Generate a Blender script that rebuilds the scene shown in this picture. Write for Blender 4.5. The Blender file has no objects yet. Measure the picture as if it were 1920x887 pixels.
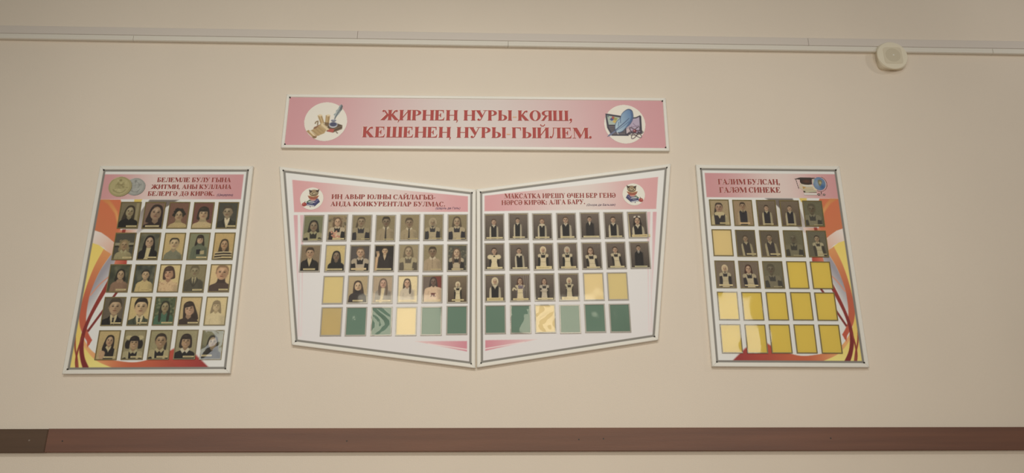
import bpy, math, random
import numpy as np
from mathutils import Matrix, Vector

C = bpy.context.scene.collection
scene = bpy.context.scene
random.seed(4)
rng = np.random.default_rng(7)

# ------------------------------------------------------------------ camera
EYE = 1.35                                  # height of the lens above the floor
cam = bpy.data.cameras.new('camera')
cam.lens = 1300 * 36 / 1920
cam.sensor_width = 36
cam.sensor_fit = 'HORIZONTAL'
cam.clip_start = 0.05
co = bpy.data.objects.new('camera', cam)
C.objects.link(co)
YAW, PITCH, ROLL = -0.018807, 0.301602, -0.000064
co.matrix_world = (Matrix.Translation((0, -3.0, EYE)) @ Matrix.Rotation(YAW, 4, 'Z') @
                   Matrix.Rotation(PITCH, 4, 'X') @ Matrix.Rotation(ROLL, 4, 'Y') @ Matrix.Rotation(math.pi / 2, 4, 'X'))
scene.camera = co

# ------------------------------------------------------------------ light
scene.view_settings.view_transform = 'Standard'
scene.view_settings.look = 'None'
scene.view_settings.gamma = 1
scene.view_settings.use_curve_mapping = False
scene.view_settings.exposure = 0.03

w = bpy.data.worlds.new('hall_air')
scene.world = w
w.use_nodes = True
w.node_tree.nodes['Background'].inputs[0].default_value = (1.0, 0.98, 0.95, 1)
w.node_tree.nodes['Background'].inputs[1].default_value = 0.115


def area(name, loc, aim, sx, sy, watts, col):
    l = bpy.data.lights.new(name, 'AREA')
    l.shape = 'RECTANGLE'
    l.size, l.size_y = sx, sy
    l.energy = watts
    l.color = col
    o = bpy.data.objects.new(name, l)
    C.objects.link(o)
    o.location = loc
    o.rotation_euler = (Vector(aim) - Vector(loc)).to_track_quat('-Z', 'Y').to_euler()
    return o


# four tall windows across the hall, behind the photographer
for wx, tint in ((-3.55, (0.97, 1.0, 1.0)), (-1.35, (1.0, 0.92, 0.70)), (0.92, (1.0, 0.92, 0.70)), (3.0, (1.0, 0.98, 0.95))):
    area('daylight_window', (wx, -6.5, 2.25), (wx, 0, 2.25), 1.1, 2.4, 44, tint)


def spot(name, loc, aim, watts, cone, col, rad=.26):
    l = bpy.data.lights.new(name, 'SPOT')
    l.energy = watts
    l.spot_size = math.radians(cone)
    l.spot_blend = 1.0
    l.shadow_soft_size = rad
    l.color = col
    o = bpy.data.objects.new(name, l)
    C.objects.link(o)
    o.location = loc
    o.rotation_euler = (Vector(aim) - Vector(loc)).to_track_quat('-Z', 'Y').to_euler()
    return o


# unseen spotlights, added to give the wall its bright middle and dimmer sides
spot('unseen_spotlight', (-1.1, -4.0, 4.6), (-0.95, 0, 1.65), 200, 62, (1.0, 0.97, 0.90))
spot('unseen_spotlight', (0.8, -4.0, 4.6), (0.60, 0, 1.65), 195, 60, (1.0, 0.965, 0.90))
# a ceiling lamp off to the right
spot('unseen_spotlight', (4.0, -1.5, 3.75), (2.05, 0, 2.95), 34, 62, (1.0, 0.95, 0.9), .10)

KILL = 0.80                                  # white card under this light comes out at about this value


def lin(c):
    c = np.asarray(c, float) / 255.0
    return np.where(c <= 0.04045, c / 12.92, ((c + 0.055) / 1.055) ** 2.4)


def alb(c):
    return np.clip(lin(c) / KILL, 0.0, 0.9)


# ------------------------------------------------------------------ materials
def mat(name, col, rough=0.5, spec=0.4, metal=0.0):
    m = bpy.data.materials.new(name)
    m.use_nodes = True
    b = m.node_tree.nodes['Principled BSDF']
    a = alb(col)
    b.inputs['Base Color'].default_value = (a[0], a[1], a[2], 1)
    b.inputs['Roughness'].default_value = rough
    b.inputs['Specular IOR Level'].default_value = spec
    b.inputs['Metallic'].default_value = metal
    return m


def print_mat(name, rough, spec):
    m = bpy.data.materials.new(name)
    m.use_nodes = True
    n = m.node_tree.nodes
    b = n['Principled BSDF']
    a = n.new('ShaderNodeAttribute')
    a.attribute_name = 'ink'
    m.node_tree.links.new(a.outputs['Color'], b.inputs['Base Color'])
    b.inputs['Roughness'].default_value = rough
    b.inputs['Specular IOR Level'].default_value = spec
    return m


def noisy(m, scale, amt, stretch=(1, 1, 1), bump=0.0, bscale=300, contrast=None):
    """multiply a base colour by a soft noise and add a fine bump"""
    nt = m.node_tree
    n = nt.nodes
    b = n['Principled BSDF']
    col = tuple(b.inputs['Base Color'].default_value)
    tc = n.new('ShaderNodeTexCoord')
    mp = n.new('ShaderNodeMapping')
    mp.inputs['Scale'].default_value = stretch
    nt.links.new(tc.outputs['Object'], mp.inputs['Vector'])
    no = n.new('ShaderNodeTexNoise')
    no.inputs['Scale'].default_value = scale
    no.inputs['Detail'].default_value = 5
    nt.links.new(mp.outputs['Vector'], no.inputs['Vector'])
    rp = n.new('ShaderNodeValToRGB')
    lo, hi = contrast or ((1 - amt,) * 3, (1 + amt,) * 3)
    rp.color_ramp.elements[0].position = 0.3
    rp.color_ramp.elements[1].position = 0.7
    rp.color_ramp.elements[0].color = tuple(col[i] * lo[i] for i in range(3)) + (1,)
    rp.color_ramp.elements[1].color = tuple(min(1, col[i] * hi[i]) for i in range(3)) + (1,)
    nt.links.new(no.outputs['Fac'], rp.inputs['Fac'])
    nt.links.new(rp.outputs['Color'], b.inputs['Base Color'])
    if bump:
        n2 = n.new('ShaderNodeTexNoise')
        n2.inputs['Scale'].default_value = bscale
        n2.inputs['Detail'].default_value = 4
        nt.links.new(mp.outputs['Vector'], n2.inputs['Vector'])
        bp = n.new('ShaderNodeBump')
        bp.inputs['Strength'].default_value = bump
        bp.inputs['Distance'].default_value = 0.002
        nt.links.new(n2.outputs['Fac'], bp.inputs['Height'])
        nt.links.new(bp.outputs['Normal'], b.inputs['Normal'])
    return m


M = {}
M['wall'] = noisy(mat('wall_paint', (204, 193, 179), 0.75, 0.2), 1.7, 0.02, bump=0.25, bscale=220)
M['floor'] = noisy(mat('floor_lino', (150, 120, 95), 0.5, 0.3), 3, 0.08)
M['frame'] = mat('white_plastic_profile', (208, 205, 197), 0.38, 0.4)
M['duct'] = mat('white_trunking', (201, 196, 186), 0.45, 0.35)
M['duct_grey'] = mat('greyed_trunking', (192, 184, 176), 0.55, 0.3)
M['gap'] = mat('dark_gap', (110, 100, 92), 0.8, 0.1)
M['wood'] = noisy(mat('stained_wood', (104, 74, 61), 0.42, 0.35), 2.2, 0.1, (0.6, 3, 14), 0.15, 60,
                  ((0.86, 0.86, 0.88), (1.14, 1.10, 1.06)))
M['wood_dark'] = noisy(mat('old_dark_wood', (82, 64, 50), 0.5, 0.3), 2.2, 0.1, (0.6, 3, 14), 0.15, 60)
M['screw'] = mat('dark_screw', (45, 42, 40), 0.4, 0.4)
M['steel'] = mat('dull_steel', (120, 105, 92), 0.4, 0.5, 0.3)
M['speaker'] = mat('cream_plastic', (206, 198, 178), 0.5, 0.35)
M['grille'] = mat('cream_grille', (194, 185, 164), 0.6, 0.3)
M['cone'] = mat('darker_grille', (184, 175, 154), 0.65, 0.25)  # round centre, slightly darker cream than the grille around it
M['print'] = print_mat('printed_film', 0.42, 0.25)
M['photo'] = print_mat('photo_paper', 0.45, 0.15)
M['rim_olive'] = mat('olive_pocket_edge', (122, 108, 68), 0.3, 0.5)
M['rim_grey'] = mat('grey_pocket_edge', (160, 154, 146), 0.25, 0.5)
M['ink_red'] = mat('red_ink', (158, 70, 66), 0.5, 0.2)
M['ink_maroon'] = mat('maroon_ink', (140, 66, 62), 0.5, 0.2)
M['ink_white'] = mat('white_ink', (214, 202, 192), 0.5, 0.2)
M['ink_peach'] = mat('peach_ink', (205, 160, 125), 0.5, 0.2)
M['ink_blue'] = mat('dark_blue_ink', (66, 54, 88), 0.5, 0.2)
SHEETS = {}


def sheet(c):
    if c not in SHEETS:
        SHEETS[c] = mat('sheet_%d_%d_%d' % c, c, 0.6, 0.1)
    return SHEETS[c]


m = bpy.data.materials.new('clear_film')
m.use_nodes = True
nt = m.node_tree
for n in list(nt.nodes):
    if n.type != 'OUTPUT_MATERIAL':
        nt.nodes.remove(n)
out = [n for n in nt.nodes][0]
tr = nt.nodes.new('ShaderNodeBsdfTransparent')
tr.inputs['Color'].default_value = (0.975, 0.975, 0.97, 1)
gl = nt.nodes.new('ShaderNodeBsdfGlossy')
gl.inputs['Roughness'].default_value = 0.04
fr = nt.nodes.new('ShaderNodeFresnel')
fr.inputs['IOR'].default_value = 1.5
mx = nt.nodes.new('ShaderNodeMixShader')
nt.links.new(fr.outputs[0], mx.inputs[0])
nt.links.new(tr.outputs[0], mx.inputs[1])
nt.links.new(gl.outputs[0], mx.inputs[2])
nt.links.new(mx.outputs[0], out.inputs['Surface'])
M['film'] = m


# ------------------------------------------------------------------ mesh helpers
def empty(name, loc, tilt=0.0):
    o = bpy.data.objects.new(name, None)
    C.objects.link(o)
    o.location = loc
    o.rotation_euler = (0, -tilt, 0)
    o.empty_display_size = 0.05
    return o


def tag(o, label=None, cat=None, group=None, kind=None):
    for k, v in (('label', label), ('category', cat), ('group', group), ('kind', kind)):
        if v:
            o[k] = v
    return o


def mesh(name, verts, faces, material, parent=None, ink=None, smooth=False, loc=None):
    me = bpy.data.meshes.new(name)
    me.from_pydata([tuple(map(float, v)) for v in verts], [], faces)
    if ink is not None:
        a = me.color_attributes.new('ink', 'FLOAT_COLOR', 'POINT')
        buf = np.ones((len(verts), 4), np.float32)
        buf[:, :3] = ink
        a.data.foreach_set('color', buf.ravel())
    me.materials.append(material)
    if smooth:
        me.polygons.foreach_set('use_smooth', [True] * len(me.polygons))
    me.update()
    o = bpy.data.objects.new(name, me)
    C.objects.link(o)
    if parent is not None:
        o.parent = parent
    if loc is not None:
        o.location = loc
    return o


class MB:
    def __init__(s):
        s.v, s.f = [], []

    def add(s, vs, fs):
        k = len(s.v)
        s.v += [tuple(v) for v in vs]
        s.f += [tuple(i + k for i in f) for f in fs]

    def box(s, x0, x1, y0, y1, z0, z1, bev=0.0):
        b = bev
        # front face (y0, towards the room) is chamfered by b
        vs = [(x0, y1, z0), (x1, y1, z0), (x1, y1, z1), (x0, y1, z1),
              (x0, y0 + b, z0), (x1, y0 + b, z0), (x1, y0 + b, z1), (x0, y0 + b, z1)]
        fs = [(3, 2, 1, 0), (0, 1, 5, 4), (1, 2, 6, 5), (2, 3, 7, 6), (3, 0, 4, 7)]
        if b:
            vs += [(x0 + b, y0, z0 + b), (x1 - b, y0, z0 + b), (x1 - b, y0, z1 - b), (x0 + b, y0, z1 - b)]
            fs += [(4, 5, 9, 8), (5, 6, 10, 9), (6, 7, 11, 10), (7, 4, 8, 11), (8, 9, 10, 11)]
        else:
            fs += [(4, 5, 6, 7)]
        s.add(vs, [tuple(f) for f in fs])

    def poly(s, pts, y):
        s.add([(p[0], y, p[1]) for p in pts], [tuple(range(len(pts)))])

    def build(s, name, material, parent=None, smooth=False, loc=None):
        return mesh(name, s.v, s.f, material, parent, None, smooth, loc)


def circle(cx, cz, rx, rz, n=32):
    return [(cx + rx * math.cos(2 * math.pi * i / n), cz + rz * math.sin(2 * math.pi * i / n)) for i in range(n)]


def disc_solid(name, cx, cz, r, y0, y1, material, parent, n=28, bev=0.0):
    vs, fs = [], []
    rings = [(r, y1), (r, y0 + bev), (max(r - bev, r * 0.3), y0)] if bev else [(r, y1), (r, y0)]
    for rr, yy in rings:
        vs += [(x, yy, z) for x, z in circle(cx, cz, rr, rr, n)]
    for k in range(len(rings) - 1):
        for i in range(n):
            j = (i + 1) % n
            fs.append((k * n + i, k * n + j, (k + 1) * n + j, (k + 1) * n + i))
    fs.append(tuple(range((len(rings) - 1) * n, len(rings) * n)))
    return mesh(name, vs, fs, material, parent)


# ------------------------------------------------------------------ printing: colour laid on a fine grid of a printed sheet
def spline(pts, n=6):
    P = [np.array(p, float) for p in pts]
    N = len(P)
    o = []
    for i in range(N):
        a, b, c, d = P[i - 1], P[i], P[(i + 1) % N], P[(i + 2) % N]
        for t in np.arange(n) / n:
            o.append(0.5 * (2 * b + (c - a) * t + (2 * a - 5 * b + 4 * c - d) * t * t + (3 * b - a - 3 * c + d) * t ** 3))
    return o


def curve(pts, n=6):
    P = [np.array(p, float) for p in pts]
    P = [2 * P[0] - P[1]] + P + [2 * P[-1] - P[-2]]
    o = []
    for i in range(1, len(P) - 2):
        a, b, c, d = P[i - 1:i + 3]
        for t in np.arange(n) / n:
            o.append(0.5 * (2 * b + (c - a) * t + (2 * a - 5 * b + 4 * c - d) * t * t + (3 * b - a - 3 * c + d) * t ** 3))
    o.append(P[-2])
    return o


class Ink:
    """X right, Y down, both arrays of the sheet's grid points"""

    def __init__(s, X, Y, soft):
        s.X, s.Y, s.soft = X.ravel(), Y.ravel(), soft
        s.c = np.zeros((s.X.size, 3)) + 200.0
        s.m = np.zeros(s.X.size)

    def lay(s, a, col, idx=None):
        if callable(col):
            xs, ys = (s.X, s.Y) if idx is None else (s.X[idx], s.Y[idx])
            col = col(xs, ys)
        col = np.asarray(col, float)
        if idx is None:
            s.c += (col - s.c) * a[:, None]
            s.m = np.maximum(s.m, a)
        else:
            s.c[idx] += (col - s.c[idx]) * a[:, None]
            s.m[idx] = np.maximum(s.m[idx], a)

    def cover(s, pts, soft=None):
        soft = soft or s.soft
        P = np.array(pts, float)
        lo, hi = P.min(0) - soft * 2, P.max(0) + soft * 2
        idx = np.nonzero((s.X > lo[0]) & (s.X < hi[0]) & (s.Y > lo[1]) & (s.Y < hi[1]))[0]
        if idx.size == 0:
            return idx, np.zeros(0)
        x, y = s.X[idx], s.Y[idx]
        d2 = np.full(idx.size, 1e9)
        ins = np.zeros(idx.size, bool)
        Q = np.roll(P, -1, 0)
        for (ax, ay), (bx, by) in zip(P, Q):
            ex, ey = bx - ax, by - ay
            L = ex * ex + ey * ey
            if L < 1e-14:
                continue
            t = np.clip(((x - ax) * ex + (y - ay) * ey) / L, 0, 1)
            d2 = np.minimum(d2, (ax + t * ex - x) ** 2 + (ay + t * ey - y) ** 2)
            if ay != by:
                ins ^= ((ay > y) != (by > y)) & (x < (bx - ax) * (y - ay) / (by - ay) + ax)
        d = np.sqrt(d2) * np.where(ins, -1, 1)
        return idx, np.clip(0.5 - d / soft, 0, 1)

    def poly(s, pts, col, soft=None, alpha=1.0, smooth=False):
        idx, a = s.cover(spline(pts) if smooth else pts, soft)
        if idx.size:
            s.lay(a * alpha, col, idx)

    def ell(s, cx, cy, rx, ry, col, soft=None, alpha=1.0, rot=0.0):
        soft = soft or s.soft
        c, n = math.cos(rot), math.sin(rot)
        dx, dy = s.X - cx, s.Y - cy
        u, v = (dx * c + dy * n) / rx, (-dx * n + dy * c) / ry
        d = (np.sqrt(u * u + v * v) - 1) * min(rx, ry)
        a = np.clip(0.5 - d / soft, 0, 1) * alpha
        idx = np.nonzero(a > 0)[0]
        if idx.size:
            s.lay(a[idx], col, idx)

    def line(s, pts, wd, col, soft=None, alpha=1.0, smooth=False, taper=None):
        P = np.array(curve(pts) if smooth else pts, float)
        n = len(P)
        T = np.gradient(P, axis=0)
        N = np.stack([-T[:, 1], T[:, 0]], 1)
        N /= np.maximum(np.linalg.norm(N, axis=1), 1e-9)[:, None]
        ws = np.linspace(wd, taper if taper is not None else wd, n)[:, None] / 2
        s.poly(list(P + N * ws) + list((P - N * ws)[::-1]), col, soft, alpha)

    def grain(s, amt):
        s.c *= (1 + rng.normal(0, amt, (s.c.shape[0], 1)))

    def ink(s, sat=.84):
        g = s.c @ np.array((.35, .5, .15))
        return alb(np.clip(g[:, None] + (s.c - g[:, None]) * sat, 0, 255))


def ramp(p0, c0, p1, c1):
    p0, p1 = np.array(p0, float), np.array(p1, float)
    c0, c1 = np.array(c0, float), np.array(c1, float)
    e = p1 - p0
    L = e @ e

    def f(x, y):
        t = np.clip(((x - p0[0]) * e[0] + (y - p0[1]) * e[1]) / L, 0, 1)[:, None]
        return c0 + (c1 - c0) * t
    return f


def ramp3(x0, c0, x1, c1, x2, c2):
    c0, c1, c2 = (np.array(c, float) for c in (c0, c1, c2))

    def f(x, y):
        t = np.clip((x - x0) / (x1 - x0), 0, 1)[:, None]
        q = np.clip((x - x1) / (x2 - x1), 0, 1)[:, None]
        t, q = t * t * (3 - 2 * t), q * q * (3 - 2 * q)
        return np.where((x < x1)[:, None], c0 + (c1 - c0) * t, c1 + (c2 - c1) * q)
    return f


def grid(nx, ny):
    a, b = np.meshgrid(np.linspace(0, 1, nx), np.linspace(0, 1, ny))
    return a, b


def grid_faces(nx, ny, keep=None):
    i = np.arange(nx * ny).reshape(ny, nx)
    f = np.stack([i[1:, :-1], i[1:, 1:], i[:-1, 1:], i[:-1, :-1]], -1).reshape(-1, 4)
    if keep is not None:
        f = f[keep[f].all(1)]
    return f


def printed(name, X, Y, ink, y, material, parent, nx, ny, thick, keep=None):
    """a printed sheet: gridded face at depth y with its edge turned back by thick"""
    v = np.stack([X.ravel(), np.full(X.size, y), -Y.ravel()], 1)
    f = grid_faces(nx, ny, keep)
    if keep is None:
        i = np.arange(nx * ny).reshape(ny, nx)
        loop = np.concatenate([i[0, :-1], i[:-1, -1], i[-1, :0:-1], i[:0:-1, 0]])
        vb = v[loop].copy()
        vb[:, 1] += thick
        k = len(v)
        n = len(loop)
        side = [(int(loop[(j + 1) % n]), int(loop[j]), k + j, k + (j + 1) % n) for j in range(n)]
        v = np.concatenate([v, vb])
        ink = np.concatenate([ink, ink[loop]])
        fs = f.tolist() + side
    else:
        used = np.unique(f)
        rm = np.full(len(v), -1)
        rm[used] = np.arange(len(used))
        v, ink, fs = v[used], ink[used], rm[f].tolist()
    return mesh(name, v, fs, material, parent, ink)


# ------------------------------------------------------------------ serif capitals, drawn as outlines
S_, SER = .285, .055


def g_rect(x0, y0, x1, y1):
    return [(x0, y0), (x1, y0), (x1, y1), (x0, y1)]


def g_stem(x, top=True, bot=True):
    o = [g_rect(x, 0, x + S_, 1)]
    if bot:
        o.append([(x - SER, 0), (x + S_ + SER, 0), (x + S_ + SER, .03), (x + S_, .075), (x, .075), (x - SER, .03)])
    if top:
        o.append([(x - SER, 1), (x - SER, .97), (x, .925), (x + S_, .925), (x + S_ + SER, .97), (x + S_ + SER, 1)][::-1])
    return o


def g_ring(cx, cy, rx, ry, tx, ty, a0=0, a1=360, n=28):
    o = []
    k = max(6, int(n * abs(a1 - a0) / 360))
    for i in range(k):
        a, b = math.radians(a0 + (a1 - a0) * i / k), math.radians(a0 + (a1 - a0) * (i + 1) / k)
        p = lambda t, q: (cx + (rx - tx * q) * math.cos(t), cy + (ry - ty * q) * math.sin(t))
        o.append([p(a, 1), p(a, 0), p(b, 0), p(b, 1)])
    return o


def g_dot(cx, cy, r):
    return [circle(cx, cy, r, r, 16)]


def g_arm(dx, mir=None):
    o = [[(.26, .47), (.38, .44), (.62, .72), (.70, .86), (.80, .90), (.74, .985), (.60, .93), (.52, .80)],
         [(.26, .50), (.48, .62), (1.0, .03), (1.0, 0), (.66, 0)], g_rect(.62, 0, 1.03, .045)] + g_dot(.80, .90, .095)
    o = [[(x + dx, y) for x, y in p] for p in o]
    if mir is not None:
        o = [[(2 * mir - x, y) for x, y in p][::-1] for p in o]
    return o


def glyph(ch):
    R, st = g_rect, g_stem
    soft = st(.1) + g_ring(.42, .285, .46, .285, .27, .06, -90, 90) + [R(.3, .515, .43, .57), R(.3, 0, .43, .055)]
    tail = [[(0, .05), (0, 0), (.06, 0), (.02, -.2), (.06, -.22), (.15, -.05), (.16, .05)]]
    wedge = lambda x: [[(x, 1), (x - .36, 1), (x - .36, .945), (x - .1, .9), (x - .05, .70), (x, .70)]]
    legl = [[(.34, 1), (.43, 1), (.40, .42), (.33, .14), (.22, 0), (.1, .0), (.1, .05), (.24, .16), (.31, .42)]] + g_dot(.12, .10, .10)
    if ch == 'Н': return st(.1) + st(.79) + [R(.3, .47, .8, .53)], 1.14
    if ch == 'Ң': return st(.1) + st(.79) + [R(.3, .47, .8, .53)] + [[(x + .98, y) for x, y in tail[0]]], 1.2
    if ch == 'И': return st(.1) + st(.79) + [[(.3, .10), (.8, .78), (.8, .92), (.3, .24)]], 1.14
    if ch == 'Й': return glyph('И')[0] + g_ring(.55, 1.27, .21, .17, .05, .09, 180, 360) + g_dot(.38, 1.26, .055) + g_dot(.72, 1.26, .055), 1.14
    if ch == 'Ш': return st(.1) + st(.62) + st(1.14) + [R(.1, 0, 1.4, .055)], 1.5
    if ch == 'Г': return st(.1) + [R(.1, .945, .8, 1)] + wedge(.86), .92
    if ch == 'Е': return (st(.1) + [R(.1, .945, .6, 1), R(.1, 0, .7, .055), R(.3, .47, .55, .53)] + wedge(.85) +
                          [[(.5, .055), (.5, 0), (.88, 0), (.93, .3), (.885, .3), (.79, .11)],
                           [(.56, .30), (.61, .30), (.61, .70), (.56, .70), (.48, .53), (.48, .47)]]), 1.0
    if ch == 'Р': return st(.1) + g_ring(.42, .73, .46, .27, .27, .06, -90, 90) + [R(.3, .945, .43, 1), R(.3, .46, .43, .515)], .93
    if ch == 'Ь': return soft, .93
    if ch == 'Ы': return soft + st(.99), 1.33
    if ch == 'Б': return soft + [R(.1, .945, .6, 1)] + wedge(.8), .95
    if ch == 'В': return soft + g_ring(.42, .765, .40, .235, .25, .06, -90, 90) + [R(.3, .945, .41, 1)], .95
    if ch == 'Я': return (st(.68) + g_ring(.52, .73, .46, .27, .27, .06, 90, 270) + [R(.51, .945, .7, 1), R(.51, .46, .7, .515)] +
                          [[(.36, .5), (.6, .5), (.28, 0), (.0, 0), (.0, .04), (.08, .06)]]), 1.02
    if ch == 'О': return g_ring(.53, .5, .51, .52, .285, .055), 1.06
    if ch == 'Ө': return g_ring(.53, .5, .51, .52, .285, .055) + [R(.2, .46, .86, .53)], 1.06
    if ch == 'С': return g_ring(.53, .5, .51, .52, .285, .055, 48, 318) + [[(.89, 1.01), (.94, 1.01), (.94, .66), (.9, .66), (.84, .84), (.72, .93), (.8, .95)]], 1.02
    if ch == 'Ә': return g_ring(.5, .5, .49, .52, .27, .055, 185, 495) + [R(.06, .45, .86, .54)] + g_dot(.14, .80, .085), 1.0
    if ch == 'А': return [[(.09, .03), (.16, .03), (.54, 1.02), (.46, 1.02)], [(.45, 1.02), (.57, 1.02), (1.0, .03), (.66, .03), (.40, .86)],
                          R(.26, .3, .8, .36), R(0, 0, .3, .045), R(.62, 0, 1.06, .045)], 1.06
    if ch == 'Л': return st(.70) + [R(.3, .95, .75, 1)] + legl, 1.06
    if ch == 'Д': return [R(.69, .03, .96, 1), R(.06, 0, 1.13, .06), [(.06, .05), (.06, -.22), (.10, -.22), (.2, 0), (.2, .05)],
                          [(1.13, .05), (.98, .05), (.98, 0), (1.09, -.22), (1.13, -.22)], R(.36, .95, 1.0, 1),
                          [(.44, 1), (.51, 1), (.46, .45), (.34, .05), (.22, .05), (.39, .42)]], 1.18
    if ch == 'М': return (st(1.10) + [R(.14, 0, .2, 1), [(.06, 1), (.42, 1), (.82, .26), (.70, 0), (.62, 0)][::-1],
                          [(.64, 0), (.70, 0), (1.14, .86), (1.14, 1), (1.10, 1)], R(.04, .955, .3, 1), R(.02, 0, .32, .045)]), 1.42
    if ch == 'К': return st(.1) + g_arm(.05), 1.10
    if ch == 'Җ': return st(.60) + g_arm(.54) + g_arm(.54, .7425) + [[(x + 1.46, y) for x, y in tail[0]]], 1.54
    if ch == 'У': return [[(.04, .97), (.38, .97), (.68, .42), (.54, .18)], [(.84, .97), (.91, .97), (.52, .10), (.40, -.02), (.28, -.02), (.3, .05), (.42, .1), (.50, .24)],
                          R(0, .955, .44, 1), R(.68, .955, 1.04, 1)] + g_dot(.26, .085, .105), 1.04
    if ch == 'Ү': return [[(.04, .97), (.38, .97), (.66, .42), (.40, .42)], [(.84, .97), (.91, .97), (.62, .40), (.55, .42)], R(.39, 0, .66, .46),
                          R(0, .955, .42, 1), R(.68, .955, 1.04, 1), R(.3, 0, .73, .05)], 1.04
    if ch == 'Ч': return st(.70) + [R(.1, .62, .37, 1), R(.02, .955, .39, 1), R(.46, .36, .72, .43)] + g_ring(.47, .64, .37, .28, .26, .07, 180, 272), 1.05
    if ch == 'Т': return st(.38, top=False) + [R(.05, .945, 1, 1), [(.05, 1), (.05, .68), (.09, .68), (.16, .9), (.32, .945), (.32, 1)],
                          [(1, 1), (.73, 1), (.73, .945), (.89, .9), (.96, .68), (1, .68)]], 1.05
    if ch == 'З': return g_ring(.36, .75, .38, .27, .24, .06, -90, 150) + g_ring(.36, .27, .44, .29, .26, .06, -150, 90) + g_dot(.1, .2, .09), .84
    if ch == 'Ю': return st(.1) + [R(.3, .47, .6, .53)] + g_ring(1.0, .5, .46, .52, .26, .055), 1.48
    if ch == ',': return g_dot(.17, .1, .12) + [[(.28, .12), (.15, .02), (.17, -.06), (.06, -.2), (.09, -.24), (.25, -.1)][::-1]], .4
    if ch == '.': return g_dot(.17, .1, .12), .38
    if ch == ':': return g_dot(.17, .1, .12) + g_dot(.17, .56, .12), .38
    if ch == '-': return [R(.05, .3, .40, .39)], .46
    return [], .40


def lettering(txt, x0, x1, zb, cap, rise, parent, ink, y=-.0012, halo=True, dash_ink=None):
    """one line of capitals from x0 to x1 on baseline zb, climbing by rise"""
    items, pen = [], 0.0
    for ch in txt:
        ps, adv = glyph(ch)
        items.append((ch, pen, ps))
        pen += adv
    k = (x1 - x0) / pen
    wordlist, cur = [], []
    for it in items:
        if it[0] == ' ':
            wordlist.append(cur)
            cur = []
        elif it[0] == '-' and dash_ink:
            wordlist += [cur, [it]]
            cur = []
        else:
            cur.append(it)
    wordlist.append(cur)
    for wd_ in wordlist:
        mb, mw, md = MB(), MB(), MB()
        step = 0
        for ch, px, ps in wd_:
            for p in ps:
                step += 1
                q = [(x0 + (px + a) * k, zb + b * cap + rise * (px + a) / pen) for a, b in p]
                if ch == '-' and dash_ink:
                    md.poly(q, y)
                    continue
                mb.poly(q, y - step * 4e-6)
                if halo:
                    mw.poly([(a - cap * .045, b + cap * .035) for a, b in q], y + .0006 - step * 2e-6)
        if md.v:
            md.build('dash', dash_ink, parent)
            continue
        o = mb.build('lettering', ink, parent)
        if halo:
            mw.build('letter_halo', M['ink_white'], o)


def sans(txt):
    """outline of a plain sans text as (vertices, faces), unsheared, size 1"""
    cu = bpy.data.curves.new('attribution', 'FONT')
    cu.body = txt
    cu.resolution_u = 3
    tmp = bpy.data.objects.new('attribution', cu)
    C.objects.link(tmp)
    bpy.context.view_layer.update()
    me = bpy.data.meshes.new_from_object(tmp.evaluated_get(bpy.context.evaluated_depsgraph_get()))
    bpy.data.objects.remove(tmp)
    r = [(v.co.x, v.co.y) for v in me.vertices], [tuple(p.vertices) for p in me.polygons]
    bpy.data.meshes.remove(me)
    return r


def small_text(txt, x0, x1, zb, parent, mat_, y=-.0012, slant=0.25):
    """small slanted line; two small letters are drawn by hand"""
    sub = txt.replace('н', 'п').replace('ь', 'п')
    right = lambda t: max(p[0] for p in sans(t)[0])
    l0 = right('l')
    V, F = [], []
    for n_, ch in enumerate(txt):
        if ch == ' ':
            continue
        px = right(sub[:n_] + 'l') - l0
        vs, fs = sans(sub[n_])
        if ch in 'нь':
            a, b = min(p[0] for p in vs), max(p[0] for p in vs)
            h = max(p[1] for p in vs)
            t = .085
            if ch == 'н':
                ps = [g_rect(a, 0, a + t, h), g_rect(b - t, 0, b, h), g_rect(a + t, h * .43, b - t, h * .57)]
            else:
                ps = [g_rect(a, 0, a + t, h), g_rect(a + t, h * .56 - .075, b - .17, h * .56), g_rect(a + t, 0, b - .17, .075)]
                ps += g_ring(b - .17, h * .28, .17, h * .28, t, .075, -90, 90)
            vs, fs = [], []
            for p in ps:
                fs.append(tuple(range(len(vs), len(vs) + len(p))))
                vs += p
        k = len(V)
        V += [(p[0] + px + slant * p[1], p[1]) for p in vs]
        F += [tuple(q + k for q in f) for f in fs]
    a, b = min(p[0] for p in V), max(p[0] for p in V)
    k = (x1 - x0) / (b - a)
    return mesh('attribution', [(x0 + (p[0] - a) * k, y, zb + p[1] * k) for p in V], F, mat_, parent)


# ------------------------------------------------------------------ the setting
def structure(o):
    o['kind'] = 'structure'
    return o


b = MB()
b.box(-5.2, 5.2, 0.014, 0.214, 0, 4.6)
structure(b.build('wall_back', M['wall']))
b = MB()
b.box(-5.2, 5.2, -7.0, 0.014, -0.1, 0)
structure(b.build('floor', M['floor']))

# wooden rail along the wall
XJ = -1.851
b = MB()
b.box(XJ + .0008, 5.2, -0.008, 0.014, -.047, .047, .003)
rail = structure(b.build('trim_1', M['wood'], loc=(0, 0, EYE + .0495)))
rail.rotation_euler = (0, -.0024, 0)
for sx, sz in ((-1.784, -.002), (-.6248, -.004), (.3339, .0), (.4364, .003), (1.3888, .003)):
    disc_solid('screw_head', sx, sz, .0030, -.0086, -.006, M['screw'], rail, 14, .0004)
b = MB()
b.box(-5.2, XJ, -0.0072, 0.014, -.0478, .046, .003)
rail2 = structure(b.build('trim_2', M['wood_dark'], loc=(0, 0, EYE + .0495)))
rail2.rotation_euler = (0, -.0024, 0)
disc_solid('screw_head', -1.9188, .001, .004, -.008, -.005, M['steel'], rail2, 14, .0004)

# cable trunking: a wide run and a narrow run below it, each in lengths
SL = -.0053


def zline(x, z0):
    return z0 + SL * x


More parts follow.
